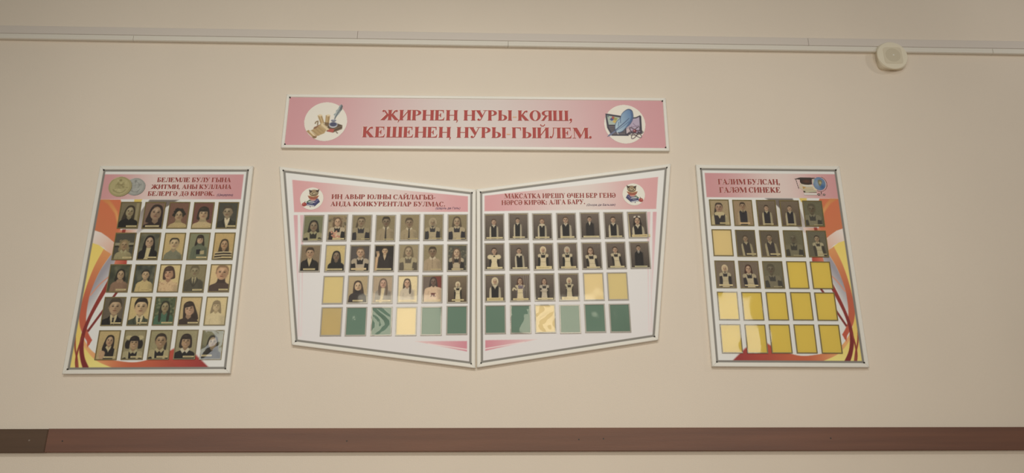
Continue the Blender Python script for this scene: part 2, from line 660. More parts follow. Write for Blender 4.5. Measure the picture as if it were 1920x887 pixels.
def trunk(x0, x1, zc, hgt, dep, body, lid, label):
    r = empty('cable_trunking', (x0, 0.014, EYE + zline(x0, zc)), SL)
    tag(r, label, 'cable trunking', 'white cable trunking lengths on the wall')
    L = (x1 - x0) / math.cos(SL) - .0012
    mb = MB()
    mb.box(0, L, -dep + .003, 0, -hgt / 2, hgt / 2, .001)
    mb.build('channel', body, r)
    mb = MB()
    mb.box(0, L, -dep, -dep + .0032, -hgt / 2 + .0022, hgt / 2 - .0022, .0012)
    mb.build('lid', lid, r)
    return r


ux = (-5.1, -.7103, 1.5451, 5.1)
for i, lb in enumerate(('wide upper white trunking length at left, above the coin board',
                        'wide upper white trunking length in the middle, above the pink banner',
                        'wide upper white trunking length at right, passing above the round wall speaker')):
    trunk(ux[i], ux[i + 1], 1.9765, .0470, .010, M['duct_grey'], M['duct_grey'], lb)
lx = (-5.1, -1.803, .0379, 2.4669, 5.1)
for i, lb in enumerate(('narrow lower white trunking length at the far left edge of the wall',
                        'narrow lower white trunking length running above the coin board and banner\'s left half',
                        'narrow lower white trunking length running from mid banner to past the wall speaker',
                        'short narrow lower white trunking length at the far right edge')):
    trunk(lx[i], lx[i + 1], 1.9335, .0300, .019, M['duct'], M['duct'], lb)

# ------------------------------------------------------------------ round wall speaker
sp = empty('wall_speaker', (1.944, 0.014, EYE + 1.880))
tag(sp, 'small round cream wall speaker fixed over the white trunking at upper right', 'speaker')
n = 64


def sup(r, e, k):
    t = 2 * math.pi * k / n
    c, s = math.cos(t), math.sin(t)
    return (math.copysign(abs(c) ** (2 / e), c) * r, math.copysign(abs(s) ** (2 / e), s) * r)


vs, fs = [], []
prof = [(.067, 5, 0), (.068, 5, -.010), (.071, 3.4, -.020), (.0755, 2.3, -.0275), (.0765, 2, -.030), (.074, 2, -.033), (.062, 2, -.0342)]
for r, e, y in prof:
    vs += [(sup(r, e, k)[0], y, sup(r, e, k)[1]) for k in range(n)]
for j in range(len(prof) - 1):
    for k in range(n):
        q = (k + 1) % n
        fs.append((j * n + k, j * n + q, (j + 1) * n + q, (j + 1) * n + k))
fs.append(tuple(range((len(prof) - 1) * n, len(prof) * n)))
mesh('housing', vs, fs, M['speaker'], sp, smooth=False)
vs = []
for r, y in ((.0465, -.0338), (.0460, -.0350)):
    vs += [(sup(r, 7, k)[0] + .002, y, sup(r, 7, k)[1] - .001) for k in range(n)]
fs = [(k, (k + 1) % n, n + (k + 1) % n, n + k) for k in range(n)] + [tuple(range(n, 2 * n))]
gr = mesh('grille', vs, fs, M['grille'], sp)
disc_solid('cone', .002, .001, .037, -.0355, -.0348, M['cone'], gr, 40, .0005)
disc_solid('badge', .004, .001, .0042, -.0361, -.0353, M['frame'], gr, 16, .0003)


# ------------------------------------------------------------------ boards
def frame_sides(corners, wd, parent, y_back=.014, y_front=-.0025, inset=.001):
    """four mitred plastic profile strips round a polygon given clockwise from top left (x, z)"""
    P = [np.array(p, float) for p in corners]
    N = len(P)

    def off(d):
        o = []
        for i in range(N):
            a, p, c = P[i - 1], P[i], P[(i + 1) % N]
            e1, e2 = (p - a) / np.linalg.norm(p - a), (c - p) / np.linalg.norm(c - p)
            n1, n2 = np.array([-e1[1], e1[0]]), np.array([-e2[1], e2[0]])
            bis = (n1 + n2) / (1 + n1 @ n2)
            o.append(p + bis * d)
        return o
    prof = [(-inset, 0.001), (-inset, y_front + .002), (0.001, y_front), (wd - .003, y_front), (wd, y_front + .003), (wd, y_back)]
    rings = [off(d) for d, _ in prof]
    for i in range(N):
        j = (i + 1) % N
        vs, fs = [], []
        ex = (P[j] - P[i]) / np.linalg.norm(P[j] - P[i]) * .00035
        for (d, y), r in zip(prof, rings):
            p, q = r[i] + ex, r[j] - ex
            vs += [(p[0], y, p[1]), (q[0], y, q[1])]
        for k in range(len(prof) - 1):
            a = 2 * k
            fs.append((a, a + 1, a + 3, a + 2))
        fs.append(tuple(range(0, 2 * len(prof), 2)))
        fs.append(tuple(range(1, 2 * len(prof), 2))[::-1])
        mesh('frame_strip', vs, fs, M['frame'], parent)


def corner_screws(pts, parent, r=.0032):
    for x, z in pts:
        disc_solid('corner_screw', x, z, r, -.0062, .0015, M['screw'], parent, 14, .0012)


def back_panel(corners, parent):
    vs = [(x, y, z) for y in (.0022, .0128) for x, z in corners]
    mesh('backing_board', vs, [(3, 2, 1, 0), (4, 5, 6, 7), (0, 1, 5, 4), (1, 2, 6, 5), (2, 3, 7, 6), (3, 0, 4, 7)], M['frame'], parent)


FILM_N = (9, 12)


def pocket(parent, x, z, wd, hg, rim, sheet_col, warp=None, rimw=.0046, label=None, jit=None):
    """clear pocket: edge frame, coloured sheet at the back, clear cover in front. x, z = top left"""
    dx, dz = jit or (0, 0)
    x, z = x + dx, z + dz
    r = MB()
    yf, yb = -.0036, -.0002
    o = [(x, z), (x + wd, z), (x + wd, z - hg), (x, z - hg)]
    i = [(x + rimw, z - rimw), (x + wd - rimw, z - rimw), (x + wd - rimw, z - hg + rimw), (x + rimw, z - hg + rimw)]
    vs = [(a, yb, c) for a, c in o] + [(a, yf, c) for a, c in o] + [(a, yf, c) for a, c in i] + [(a, yb, c) for a, c in i]
    fs = []
    for k in range(4):
        j = (k + 1) % 4
        fs += [(k, j, 4 + j, 4 + k), (4 + k, 4 + j, 8 + j, 8 + k), (8 + k, 8 + j, 12 + j, 12 + k)]
    r.add(vs, fs)
    p = r.build('pocket', rim, parent)
    b = MB()
    b.box(x + rimw * .9, x + wd - rimw * .9, -.0012, -.0003, z - hg + rimw * .9, z - rimw * .9)
    s = b.build('backing_sheet', sheet(sheet_col), p)
    if label:
        s['label'] = label
    # cover
    nx, ny = FILM_N if not isinstance(warp, dict) or not warp.get('swirl') else (37, 49)
    u, v = grid(nx, ny)
    wp = warp or {}
    amp = wp.get('amp', .00025)
    seed = rng.uniform(0, 6, 6)
    edge = np.sin(np.pi * u) ** .5 * np.sin(np.pi * v) ** .5
    hgt = amp * edge * (np.sin(2.3 * u + 1.7 * v + seed[0]) + .6 * np.sin(3.9 * v - 2.2 * u + seed[1]))
    if wp.get('swirl'):
        hgt = hgt + wp['swirl'] * edge * (np.sin(9 * u + 3.5 * np.sin(5 * v + seed[2]) + seed[3]) * .5 +
                                          np.sin(8 * v - 4 * u + seed[4]) * .5)
    hgt = hgt + wp.get('tx', 0) * (u - .5) * wd + wp.get('tz', 0) * (v - .5) * hg
    e = .0006
    V = np.stack([(x + e + u * (wd - 2 * e)).ravel(), (-.0040 - hgt - abs(wp.get('tx', 0)) * wd / 2 - abs(wp.get('tz', 0)) * hg / 2).ravel(),
                  (z - e - v * (hg - 2 * e)).ravel()], 1)
    mesh('clear_cover', V, grid_faces(nx, ny).tolist(), M['film'], p, smooth=True)
    return p


# ------------------------------------------------------------------ portraits
A_ = 1.40
PX, PY = 45, 63


def mixc(a, b_, t):
    return tuple(np.array(a) * (1 - t) + np.array(b_) * t)


def portrait(sp):
    u, v = grid(PX, PY)
    K = Ink(u, v * A_, .03)
    bg0, bg1 = sp['bg']
    K.c[:] = ramp((0, 0), bg0, (0, A_), bg1)(K.X, K.Y)
    st_ = sp.get('bgs')
    if st_ == 'leaves':
        for _ in range(60):
            K.ell(rng.uniform(0, 1), rng.uniform(0, A_), rng.uniform(.03, .09), rng.uniform(.03, .08),
                  mixc(bg0, rng.choice([(200, 180, 120), (50, 58, 40)]), rng.uniform(.15, .55)), .03, .8)
    elif st_ == 'blot':
        for _ in range(14):
            K.ell(rng.uniform(0, 1), rng.uniform(0, A_ * .7), rng.uniform(.06, .16), rng.uniform(.05, .2),
                  mixc(bg0, rng.choice([(165, 150, 105), (48, 52, 45)]), rng.uniform(.15, .45)), .1, .8)
    elif st_ == 'folds':
        for fx in (.55, .68, .8, .9):
            K.line([(fx, 0), (fx + .04, .5), (fx + .02, A_)], .03, mixc(bg0, (190, 170, 150), .5), .03, .7, True)
    elif st_ == 'redright':
        K.poly([(.55, 0), (1, 0), (1, A_ * .75), (.75, A_ * .6)], (140, 62, 50), .1)
    elif st_ == 'bench':
        K.poly([(0, .5), (1, .5), (1, .62), (0, .66)], (150, 140, 105), .03)
        K.poly([(0, .66), (1, .62), (1, .72), (0, .74)], (60, 55, 42), .03)
    elif st_ == 'strip':
        K.poly([(.8, 0), (.95, 0), (.95, A_), (.8, A_)], mixc(bg0, (200, 180, 120), .4), .06)
    r = sp['h'][2] * sp.get('grow', 1.22)
    hx, hy = sp['h'][0], sp['h'][1] * A_ - .10 * r
    tl = sp.get('tilt', 0)
    wd = r * sp.get('fw', .80)
    skin, hs, hc = sp['skin'], sp['hair'][0], sp['hair'][1]
    of = sp['fit']
    kind, c1 = of[0], of[1]
    c2 = of[2] if len(of) > 2 else (205, 188, 150)
    shx = sp.get('shx', 0)

    def B(a, b_):                                    # body point in head units
        return (hx + shx * max(0, b_ - .6) * r * .4 + a * r, hy + b_ * r)

    def H(a, b_):                                    # head point, tilted
        x, y = a * wd, b_ * r
        return (hx + x * math.cos(tl) - y * math.sin(tl), hy + x * math.sin(tl) + y * math.cos(tl))
    dark = mixc(hc, (20, 16, 14), .25)
    light = mixc(hc, skin, .3)
    bot = (A_ - hy) / r + .5
    SW = sp.get('sw', 2.0) * .92
    # hair behind
    if hs in ('long', 'longbangs', 'wavy', 'curly', 'bow'):
        Ln = sp.get('len', 2.3)
        K.poly([H(-1.1, -.3), H(-.8, -1.02), H(0, -1.26), H(.8, -1.02), H(1.12, -.3), H(1.38, .7), H(1.5, Ln * .75), H(1.2, Ln),
                H(-1.2, Ln), H(-1.5, Ln * .75), H(-1.38, .7)], hc, smooth=True)
    if hs == 'curly':
        for _ in range(26):
            t = rng.uniform(-.6, 3.7)
            K.ell(*H(1.35 * math.cos(t + 2.8), -.2 + rng.uniform(-.9, 1.9)), wd * .25, r * .22, mixc(hc, light, rng.uniform(0, .6)), .03, .7)
    if hs in ('bob', 'bobbangs'):
        K.poly([H(-1.2, -.3), H(-.8, -1.02), H(0, -1.27), H(.8, -1.02), H(1.2, -.3), H(1.3, .7), H(1.0, 1.12), H(-1.0, 1.12), H(-1.3, .7)], hc, smooth=True)
    if hs == 'pigtails':
        for s in (-1, 1):
            K.ell(*H(s * 1.45, .25), wd * .5, r * .75, hc)
            K.ell(*H(s * 1.25, -.95), wd * .7, r * .36, (190, 172, 118), .04)
    if hs == 'braid':
        K.poly([H(-1.1, -.2), H(-.8, .6), H(-1.0, 1.6), H(-1.15, 2.7), H(-1.65, 2.7), H(-1.5, 1.2)], hc, smooth=True)
    if hs == 'scarf':
        K.ell(*H(0, -.08), wd * 1.3, r * 1.22, hc)
        K.poly([H(-1.2, 0), H(1.2, 0), H(.95, 1.1), H(.62, 1.4), H(-.62, 1.4), H(-.95, 1.1)], hc, smooth=True)
    if hs == 'pulled':
        K.ell(*H(0, -.18), wd * 1.16, r * 1.05, hc)
        K.poly([H(.75, -.1), H(1.25, .2), H(1.3, 1.1), H(1.1, 1.9), H(.75, 1.6), H(.8, .8)], hc, smooth=True)
    # torso
    top = 1.25
    body = [B(-.42, top - .1), B(-.8, top + .28), B(-SW * .8, top + .55), B(-SW, top + 1.0), B(-SW * 1.08, top + 2.2), B(-SW * 1.1, bot),
            B(SW * 1.1, bot), B(SW * 1.08, top + 2.2), B(SW, top + 1.0), B(SW * .8, top + .55), B(.8, top + .28), B(.42, top - .1)]
    base = c2 if kind in ('vest',) else c1
    K.poly(body, base)
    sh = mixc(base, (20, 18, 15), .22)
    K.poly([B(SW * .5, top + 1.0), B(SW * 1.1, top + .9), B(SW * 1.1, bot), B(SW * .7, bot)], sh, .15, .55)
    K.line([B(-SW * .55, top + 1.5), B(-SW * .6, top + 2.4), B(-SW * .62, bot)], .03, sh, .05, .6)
    # neck
    if kind != 'turtle' and hs != 'scarf':
        K.poly([B(-.4, .6), B(.4, .6), B(.43, 1.35), B(0, 1.72), B(-.43, 1.35)], mixc(skin, (60, 45, 30), .25), smooth=False)
    if kind == 'turtle':
        K.poly([B(-.5, .75), B(.5, .75), B(.62, 1.5), B(-.62, 1.5)], mixc(c1, (20, 18, 15), .15))
    if kind == 'collar':
        K.poly([B(-.5, 1.05), B(0, 1.62), B(-.35, 2.0), B(-.8, 1.4)], c2)
        K.poly([B(.5, 1.05), B(0, 1.62), B(.35, 2.0), B(.8, 1.4)], c2)
    if kind in ('suit', 'suittie'):
        K.poly([B(-.5, 1.1), B(.5, 1.1), B(.42, 1.7), B(0, 3.1), B(-.42, 1.7)], c2)
        K.poly([B(-.28, 1.1), B(.28, 1.1), B(0, 1.5)], mixc(skin, (60, 45, 30), .2))
        if kind == 'suittie':
            K.poly([B(-.15, 1.5), B(.15, 1.5), B(.1, 1.75), B(.2, 3.0), B(0, 3.2), B(-.2, 3.0), B(-.1, 1.75)], mixc(c1, (40, 32, 30), .3))
        K.line([B(-.5, 1.2), B(-.78, 1.9), B(-.1, 3.1)], .03, mixc(c1, (20, 18, 16), .4), .03)
        K.line([B(.5, 1.2), B(.78, 1.9), B(.1, 3.1)], .03, mixc(c1, (20, 18, 16), .4), .03)
    if kind == 'shirttie':
        K.poly([B(-.5, 1.05), B(0, 1.5), B(-.3, 1.85), B(-.75, 1.4)], mixc(c1, (235, 225, 190), .35))
        K.poly([B(.5, 1.05), B(0, 1.5), B(.3, 1.85), B(.75, 1.4)], mixc(c1, (235, 225, 190), .35))
        K.poly([B(-.18, 1.45), B(.18, 1.45), B(.1, 1.75), B(.22, bot), B(-.22, bot), B(-.1, 1.75)], c2)
    if kind == 'shirt':
        K.poly([B(-.5, 1.05), B(0, 1.6), B(-.3, 1.95), B(-.75, 1.4)], mixc(c1, (235, 225, 190), .35))
        K.poly([B(.5, 1.05), B(0, 1.6), B(.3, 1.95), B(.75, 1.4)], mixc(c1, (235, 225, 190), .35))
        K.line([B(0, 1.7), B(0, bot)], .02, mixc(c1, (40, 30, 20), .35), .03, .7)
        for q in range(3):
            K.ell(*B(0, 2.1 + .6 * q), .012, .012, mixc(c1, (40, 30, 20), .6), .02)
    if kind == 'vest':
        hwid = SW * .72
        K.poly([B(-.5, 1.25), B(-hwid, 1.75), B(-hwid * .95, 2.8), B(-hwid * .9, bot), B(hwid * .9, bot), B(hwid * .95, 2.8), B(hwid, 1.75), B(.5, 1.25),
                B(0, 2.5)], c1)
        K.poly([B(-.45, 1.05), B(0, 1.55), B(-.25, 1.95), B(-.7, 1.4)], c2)
        K.poly([B(.45, 1.05), B(0, 1.55), B(.25, 1.95), B(.7, 1.4)], c2)
        if sp.get('tie'):
            K.poly([B(-.13, 1.5), B(.13, 1.5), B(.16, 2.5), B(-.16, 2.5)], (48, 42, 40))
        if sp.get('lace'):
            K.poly([B(-.95, 1.2), B(.95, 1.2), B(1.05, 1.9), B(.4, 2.0), B(0, 2.7), B(-.4, 2.0), B(-1.05, 1.9)], c2, smooth=True)
    if kind == 'apron':
        ap = c2
        for s in (-1, 1):
            K.poly([B(s * .75, 1.42), B(s * 1.35, 1.55), B(s * 1.05, 2.6), B(s * .95, 3.3), B(s * .6, 3.3), B(s * .68, 2.4)], ap)
            K.poly([B(s * 1.0, 1.45), B(s * 1.75, 1.65), B(s * SW * 1.08, 2.25), B(s * SW * .95, 2.65), B(s * 1.25, 2.5), B(s * .95, 2.6)],
                   mixc(ap, (120, 105, 75), .12), smooth=True)
        K.poly([B(-.95, 2.75), B(.95, 2.75), B(.92, 4.2), B(1.25, bot), B(-1.25, bot), B(-.92, 4.2)], ap)
        K.line([B(-.95, 4.2), B(.95, 4.2)], .025, mixc(ap, (90, 75, 50), .4), .03, .8)
        K.poly([B(-.5, 1.1), B(0, 1.55), B(-.3, 1.9), B(-.75, 1.42)], ap)
        K.poly([B(.5, 1.1), B(0, 1.55), B(.3, 1.9), B(.75, 1.42)], ap)
    if kind == 'puff':
        for s in (-1, 1):
            K.ell(*B(s * 1.45, 2.2), .95 * r, .85 * r, c2, .04)
        K.poly([B(-1.3, 1.5), B(1.3, 1.5), B(1.1, 2.6), B(.9, 4), B(1.5, bot), B(-1.5, bot), B(-.9, 4), B(-1.1, 2.6)], c2)
        K.ell(*B(0, 2.0), .3 * r, .28 * r, (50, 44, 40))
    if kind == 'stripe':
        for q in range(6):
            yb = 1.7 + .62 * q
            K.poly([B(-SW * 1.05, yb + .15), B(0, yb - .05), B(SW * 1.05, yb), B(SW * 1.05, yb + .26), B(0, yb + .24), B(-SW * 1.05, yb + .44)], c2, .03)
    if kind == 'floral':
        for _ in range(26):
            K.ell(*B(rng.uniform(-1.6, 1.6), rng.uniform(1.5, bot)), r * .12, r * .1, mixc(c1, c2, rng.uniform(.3, 1)), .03, .7)
    if kind == 'jacket':
        K.poly([B(-.4, 1.2), B(.45, 1.2), B(.1, 3.6), B(-.35, bot), B(-.9, bot), B(-.5, 3)], c2)
    # face
    fy = .05
    if hs == 'scarf':
        wd, r, hy = wd * .84, r * .84, hy + r * .02
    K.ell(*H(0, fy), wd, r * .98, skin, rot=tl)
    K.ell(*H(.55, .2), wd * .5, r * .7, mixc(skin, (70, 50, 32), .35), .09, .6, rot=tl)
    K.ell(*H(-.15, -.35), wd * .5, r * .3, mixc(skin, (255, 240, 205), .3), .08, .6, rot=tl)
    if hs not in ('scarf', 'long', 'longbangs', 'bob', 'bobbangs', 'wavy', 'curly', 'bow', 'pigtails'):
        for s in (-1, 1):
            K.ell(*H(s * 1.0, .08), wd * .14, r * .2, mixc(skin, (90, 60, 40), .25))
    ed = mixc(skin, (30, 22, 18), .68)
    for s in (-1, 1):
        K.ell(*H(s * .40 + sp.get('look', 0), -.08), wd * .20, r * .085, ed, .02, rot=tl)
        K.line([H(s * .2 + sp.get('look', 0), -.29), H(s * .62 + sp.get('look', 0), -.27)], r * .07, mixc(skin, hc, .75), .02, .9)
    K.ell(*H(.04 + sp.get('look', 0), .26), wd * .15, r * .08, mixc(skin, (70, 45, 30), .45), .03, .9)
    K.line([H(.12 + sp.get('look', 0), -.1), H(.14 + sp.get('look', 0), .22)], r * .07, mixc(skin, (70, 45, 30), .35), .03, .7)
    K.ell(*H(sp.get('look', 0), .53), wd * .32, r * .085, mixc(skin, (110, 40, 35), .6), .02, rot=tl)
    if sp.get('smile'):
        K.ell(*H(sp.get('look', 0), .51), wd * .24, r * .04, mixc(skin, (245, 235, 210), .7), .02, rot=tl)
    K.ell(*H(0, .78), wd * .3, r * .06, mixc(skin, (70, 50, 35), .25), .04, .7)
    # hair in front
    if hs in ('short', 'buzz', 'pulled', 'braid'):
        lo = {'short': -.64, 'buzz': -.72, 'pulled': -.68, 'braid': -.66}[hs]
        hi = {'short': -1.25, 'buzz': -1.08, 'pulled': -1.14, 'braid': -1.14}[hs]
        K.poly([H(-1.06, .05), H(-1.1, -.55), H(-.7, hi * .92), H(0, hi), H(.72, hi * .9), H(1.1, -.5), H(1.06, .05), H(.92, -.35), H(.55, lo), H(0, lo - .04), H(-.55, lo),
                H(-.9, -.32)], hc, smooth=True)
        K.ell(*H(-.25, hi * .88), wd * .4, r * .1, light, .06, .5, rot=tl)
    if hs in ('long', 'wavy', 'curly', 'bow'):
        for s in (-1, 1):
            K.poly([H(0, -.98), H(s * .5, -.72), H(s * .88, -.15), H(s * .92, .6), H(s * .98, 1.3), H(s * 1.38, 1.3), H(s * 1.3, .3), H(s * 1.1, -.55), H(s * .7, -1.08), H(0, -1.24)], hc, smooth=True)
        K.ell(*H(-.5, -.9), wd * .3, r * .12, light, .06, .5)
        if sp.get('front'):
            for s in ((-1, 1) if sp['front'] == 2 else (1,)):
                K.poly([H(s * .95, .5), H(s * 1.35, .6), H(s * 1.4, 2.6), H(s * .95, 3.2), H(s * .7, 2.4)], hc, smooth=True)
    if hs in ('longbangs', 'bobbangs', 'pigtails'):
        for s in (-1, 1):
            K.poly([H(s * .8, -.5), H(s * .9, .3), H(s * .95, .95), H(s * 1.3, .95), H(s * 1.2, -.1), H(s * 1.0, -.7)], hc, smooth=True)
        K.poly([H(-1.05, -.25), H(-.9, -.95), H(0, -1.26), H(.9, -.95), H(1.05, -.25), H(.6, -.36), H(0, -.32), H(-.6, -.36)], hc, smooth=True)
        K.ell(*H(-.3, -.85), wd * .4, r * .12, light, .07, .5)
    if hs == 'bob':
        for s in (-1, 1):
            K.poly([H(-.2, -.98), H(s * .6, -.66), H(s * .92, -.05), H(s * .85, .75), H(s * 1.25, .8), H(s * 1.2, -.3), H(s * .7, -1.1), H(0, -1.24)], hc, smooth=True)
    if hs == 'perm':
        for _ in range(46):
            t = rng.uniform(math.pi * .98, math.pi * 2.02)
            q = rng.uniform(.95, 1.42)
            K.ell(*H(q * 1.0 * math.cos(t), -.1 + q * .95 * math.sin(t)), wd * .26, r * .2, mixc(hc, dark, rng.uniform(0, .7)), .03)
        for s in (-1, 1):
            K.ell(*H(s * 1.05, .0), wd * .22, r * .35, hc, .04)
    if hs == 'scarf':
        K.poly([H(-1.0, .3), H(-.95, -.5), H(-.5, -.86), H(0, -.95), H(.5, -.86), H(.95, -.5), H(1.0, .3), H(1.35, .1), H(1.2, -.9), H(0, -1.45), H(-1.2, -.9), H(-1.35, .1)], hc, smooth=True)
        K.line([H(-1.05, -.5), H(-.6, -1.0), H(0, -1.1), H(.6, -1.0), H(1.05, -.5)], r * .09, mixc(hc, (110, 92, 66), .3), .03, .6, True)
        K.ell(*H(.1, 1.16), wd * .75, r * .13, mixc(hc, (80, 62, 44), .62), .04)
        K.ell(*H(1.0, 1.0), wd * .35, r * .5, mixc(hc, (80, 62, 44), .35), .08, .7)
    if hs == 'bow' or sp.get('bows'):
        for s in (-1, 1):
            K.ell(*H(s * .75, -1.15), wd * .5, r * .26, (205, 192, 172), .03, rot=s * .4)
    if sp.get('glasses'):
        for s in (-1, 1):
            K.line([H(s * .12, -.1), H(s * .4, -.24), H(s * .7, -.1), H(s * .4, .06), H(s * .12, -.1)], r * .05, (45, 38, 34), .02, .9)
    ex = sp.get('x')
    if ex == 'flowers':
        for _ in range(16):
            K.ell(hx + rng.uniform(-.32, .16), A_ * rng.uniform(.56, .95), .05, .05, rng.choice([(205, 140, 105), (190, 110, 85), (215, 170, 130)]), .03)
    if ex == 'books':
        K.poly([(.40, .88), (.62, .86), (.64, 1.12), (.42, 1.14)], (52, 50, 50))
        K.poly([(.60, .96), (.82, .92), (.84, 1.12), (.62, 1.14)], (175, 155, 105))
    if ex == 'hand':
        K.ell(.16, .55, .07, .13, skin, .03, rot=.3)
        for q in range(4):
            K.line([(.10 + .04 * q, .5), (.05 + .045 * q, .30)], .03, skin, .02)
        K.poly([(.02, .62), (.18, .66), (.12, A_), (0, A_)], skin, .05)
    if ex == 'handlow':
        K.poly([(.12, 1.02), (.3, .98), (.42, 1.1), (.34, A_), (.15, A_)], skin, .04, smooth=True)
    if ex == 'mono':
        K.poly([(.42, .93), (.68, .93), (.68, .97), (.64, .97), (.64, 1.09), (.68, 1.09), (.68, 1.13), (.54, 1.13), (.54, 1.05), (.5, 1.05), (.47, 1.13), (.40, 1.13), (.44, 1.05), (.44, .97)],
               (120, 62, 55), .03)
    if ex == 'arms':
        K.line([B(-1.5, 3.6), B(0, 3.9), B(1.3, 3.4)], r * .5, mixc(c2, (120, 100, 75), .2), .03)
    if ex == 'bouquet':
        for _ in range(10):
            K.ell(hx + rng.uniform(-.12, .16), hy + r * rng.uniform(1.5, 2.7), .04, .04, rng.choice([(120, 100, 120), (105, 90, 110), (140, 125, 135)]), .03)
        K.line([B(-2.6, 3.4), B(-2.2, 2.5), B(-1.2, 3.2)], r * .5, c2, .03, 1, True)
    if ex == 'reflex':
        pass
    fd = sp.get('fade')
    if fd:
        K.c += (np.array(mixc(bg0, bg1, .5)) - K.c) * fd
    K.grain(.025)
    return K.ink(.66)


ORD = ('first', 'second', 'third', 'fourth', 'fifth', 'sixth', 'seventh')


def add_photo(brd, board_name, row_name, col, x, z, wd, hg, spec, group):
    """photo_card hanging in its pocket; x, z = top left in the board's own plane"""
    pw, ph = spec.get('size', (wd - .0105, hg - .0135))
    a = brd.rotation_euler[1]
    R = Matrix.Rotation(a, 4, 'Y')
    cx, cz = x + wd / 2 + spec.get('dx', 0), z - hg / 2 - .0004 + spec.get('dz', 0)
    p = Vector(brd.location) + R @ Vector((cx, 0, cz))
    u, v = grid(PX, PY)
    X, Y = (u - .5) * pw, (v - .5) * ph
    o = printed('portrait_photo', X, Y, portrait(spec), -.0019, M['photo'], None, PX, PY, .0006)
    o.location = p
    o.rotation_euler = (0, a + spec.get('rot', rng.normal(0, .006)), 0)
    tag(o, 'portrait of %s, %s in %s row, %s' % (spec['who'], ORD[col], row_name, board_name), 'photo', group)
    s = spec.get('strip', (.3, .95, .93))
    if s:
        sx0, sx1, sy = s[:3]
        col_ = s[3] if len(s) > 3 else (196, 176, 122)
        h2 = s[4] if len(s) > 4 else .062
        nx, ny = 21, 7
        uu, vv = grid(nx, ny)
        SX = (sx0 + uu * (sx1 - sx0) - .5) * pw
        SY = (sy - h2 / 2 + vv * h2 - .5) * ph
        ink = np.zeros((nx * ny, 3)) + np.array(col_, float)
        uf, vf = uu.ravel(), vv.ravel()
        dk = ((np.abs(vf - .5) < .1) & (uf > .15) & (uf < .85)) * rng.uniform(.35, 1, nx * ny)
        ink += (np.array(mixc(col_, (95, 80, 55), .75)) - ink) * dk[:, None]
        g_ = ink @ np.array((.35, .5, .15))
        ink = g_[:, None] + (ink - g_[:, None]) * .72
        printed('name_strip', SX, SY, alb(ink), -.0023, M['photo'], o, nx, ny, .0004)
    return o


# ------------------------------------------------------------------ emblems printed on the boards
def emblem(parent, name, cx, cv, rx, rv, draw, n=110, base=(200, 172, 168), label=None, flip=False, y=-.0008):
    """square -1..1 (Y down) scaled by rx, rv about (cx, cv); only what is drawn on is kept"""
    u, v = grid(n, n)
    ux_, vy_ = (u * 2 - 1) * 1.12, (v * 2 - 1) * 1.12
    K = Ink(-ux_ if flip else ux_, vy_, .035)
    K.c[:] = base
    K.m[:] = 0
    draw(K)
    o = printed(name, cx + ux_ * rx, cv + vy_ * rv, K.ink(), y, M['print'], parent, n, n, 0, keep=K.m > .45)
    if label:
        o['label'] = label
    return o


def d_owl(K):
    K.ell(0, 0, 1, 1, (214, 210, 198))
    br, dk, cr = (128, 104, 74), (72, 54, 40), (206, 186, 138)
    K.poly([(-.40, .34), (-.17, .10), (.55, .0), (.70, .26), (.28, .72), (-.42, .62)], (62, 64, 108))
    K.poly([(-.46, .32), (-.20, .10), (-.02, .08), (.02, .16), (-.30, .36)], (74, 104, 72))
    K.poly([(-.28, .22), (.25, .30), (.26, .37), (-.24, .30)], (208, 206, 196))
    K.poly([(-.30, .36), (.12, .44), (.14, .51), (-.10, .47)], (196, 204, 186))
    K.line([(-.32, .42), (.24, .52), (.66, .22)], .05, (44, 44, 84))
    K.poly([(-.36, .53), (.26, .63), (.27, .69), (-.38, .60)], (206, 206, 204))
    K.line([(.30, .66), (.70, .28)], .05, (44, 44, 84))
    K.line([(.28, .42), (.54, .10)], .06, (120, 104, 140))
    K.line([(-.1, .66), (-.06, .78)], .05, (70, 60, 100))
    K.ell(-.60, .52, .20, .18, (158, 58, 52))
    K.ell(-.66, .46, .06, .05, (196, 110, 98), .06)
    K.line([(-.58, .36), (-.54, .24)], .05, (90, 62, 44))
    K.ell(.12, .12, .24, .09, (196, 150, 138))
    K.poly([(-.37, -.27), (-.15, -.22), (.12, -.19), (.40, -.22), (.61, -.27), (.46, .0), (.30, .10), (-.08, .09), (-.24, -.03)], (150, 84, 56))
    K.poly([(-.26, -.04), (.12, .02), (.46, -.03), (.30, .10), (-.08, .09)], (168, 78, 66))
    K.poly([(-.24, -.32), (.12, -.25), (.50, -.34), (.56, -.28), (.12, -.15), (-.30, -.26)], cr)
    K.ell(.15, -.50, .39, .30, br)
    K.ell(.15, -.62, .30, .14, (150, 126, 92), .08)
    K.poly([(-.30, -.80), (-.12, -.74), (.04, -.74), (-.06, -.56), (-.22, -.54)], dk)
    K.poly([(.60, -.86), (.44, -.76), (.26, -.76), (.36, -.56), (.54, -.58)], dk)
    K.poly([(-.04, -.74), (.30, -.76), (.22, -.60), (.12, -.54), (.02, -.58)], (146, 122, 88), smooth=True)
    for ex, ey in ((-.01, -.45), (.32, -.49)):
        K.ell(ex, ey, .155, .13, dk)
        K.ell(ex, ey, .125, .105, cr)
        K.ell(ex + .01, ey, .065, .06, (60, 44, 34))
    K.poly([(.12, -.46), (.20, -.47), (.17, -.34)], (212, 200, 170))
    K.line([(-.15, -.33), (.12, -.29), (.42, -.35)], .04, (84, 66, 48))


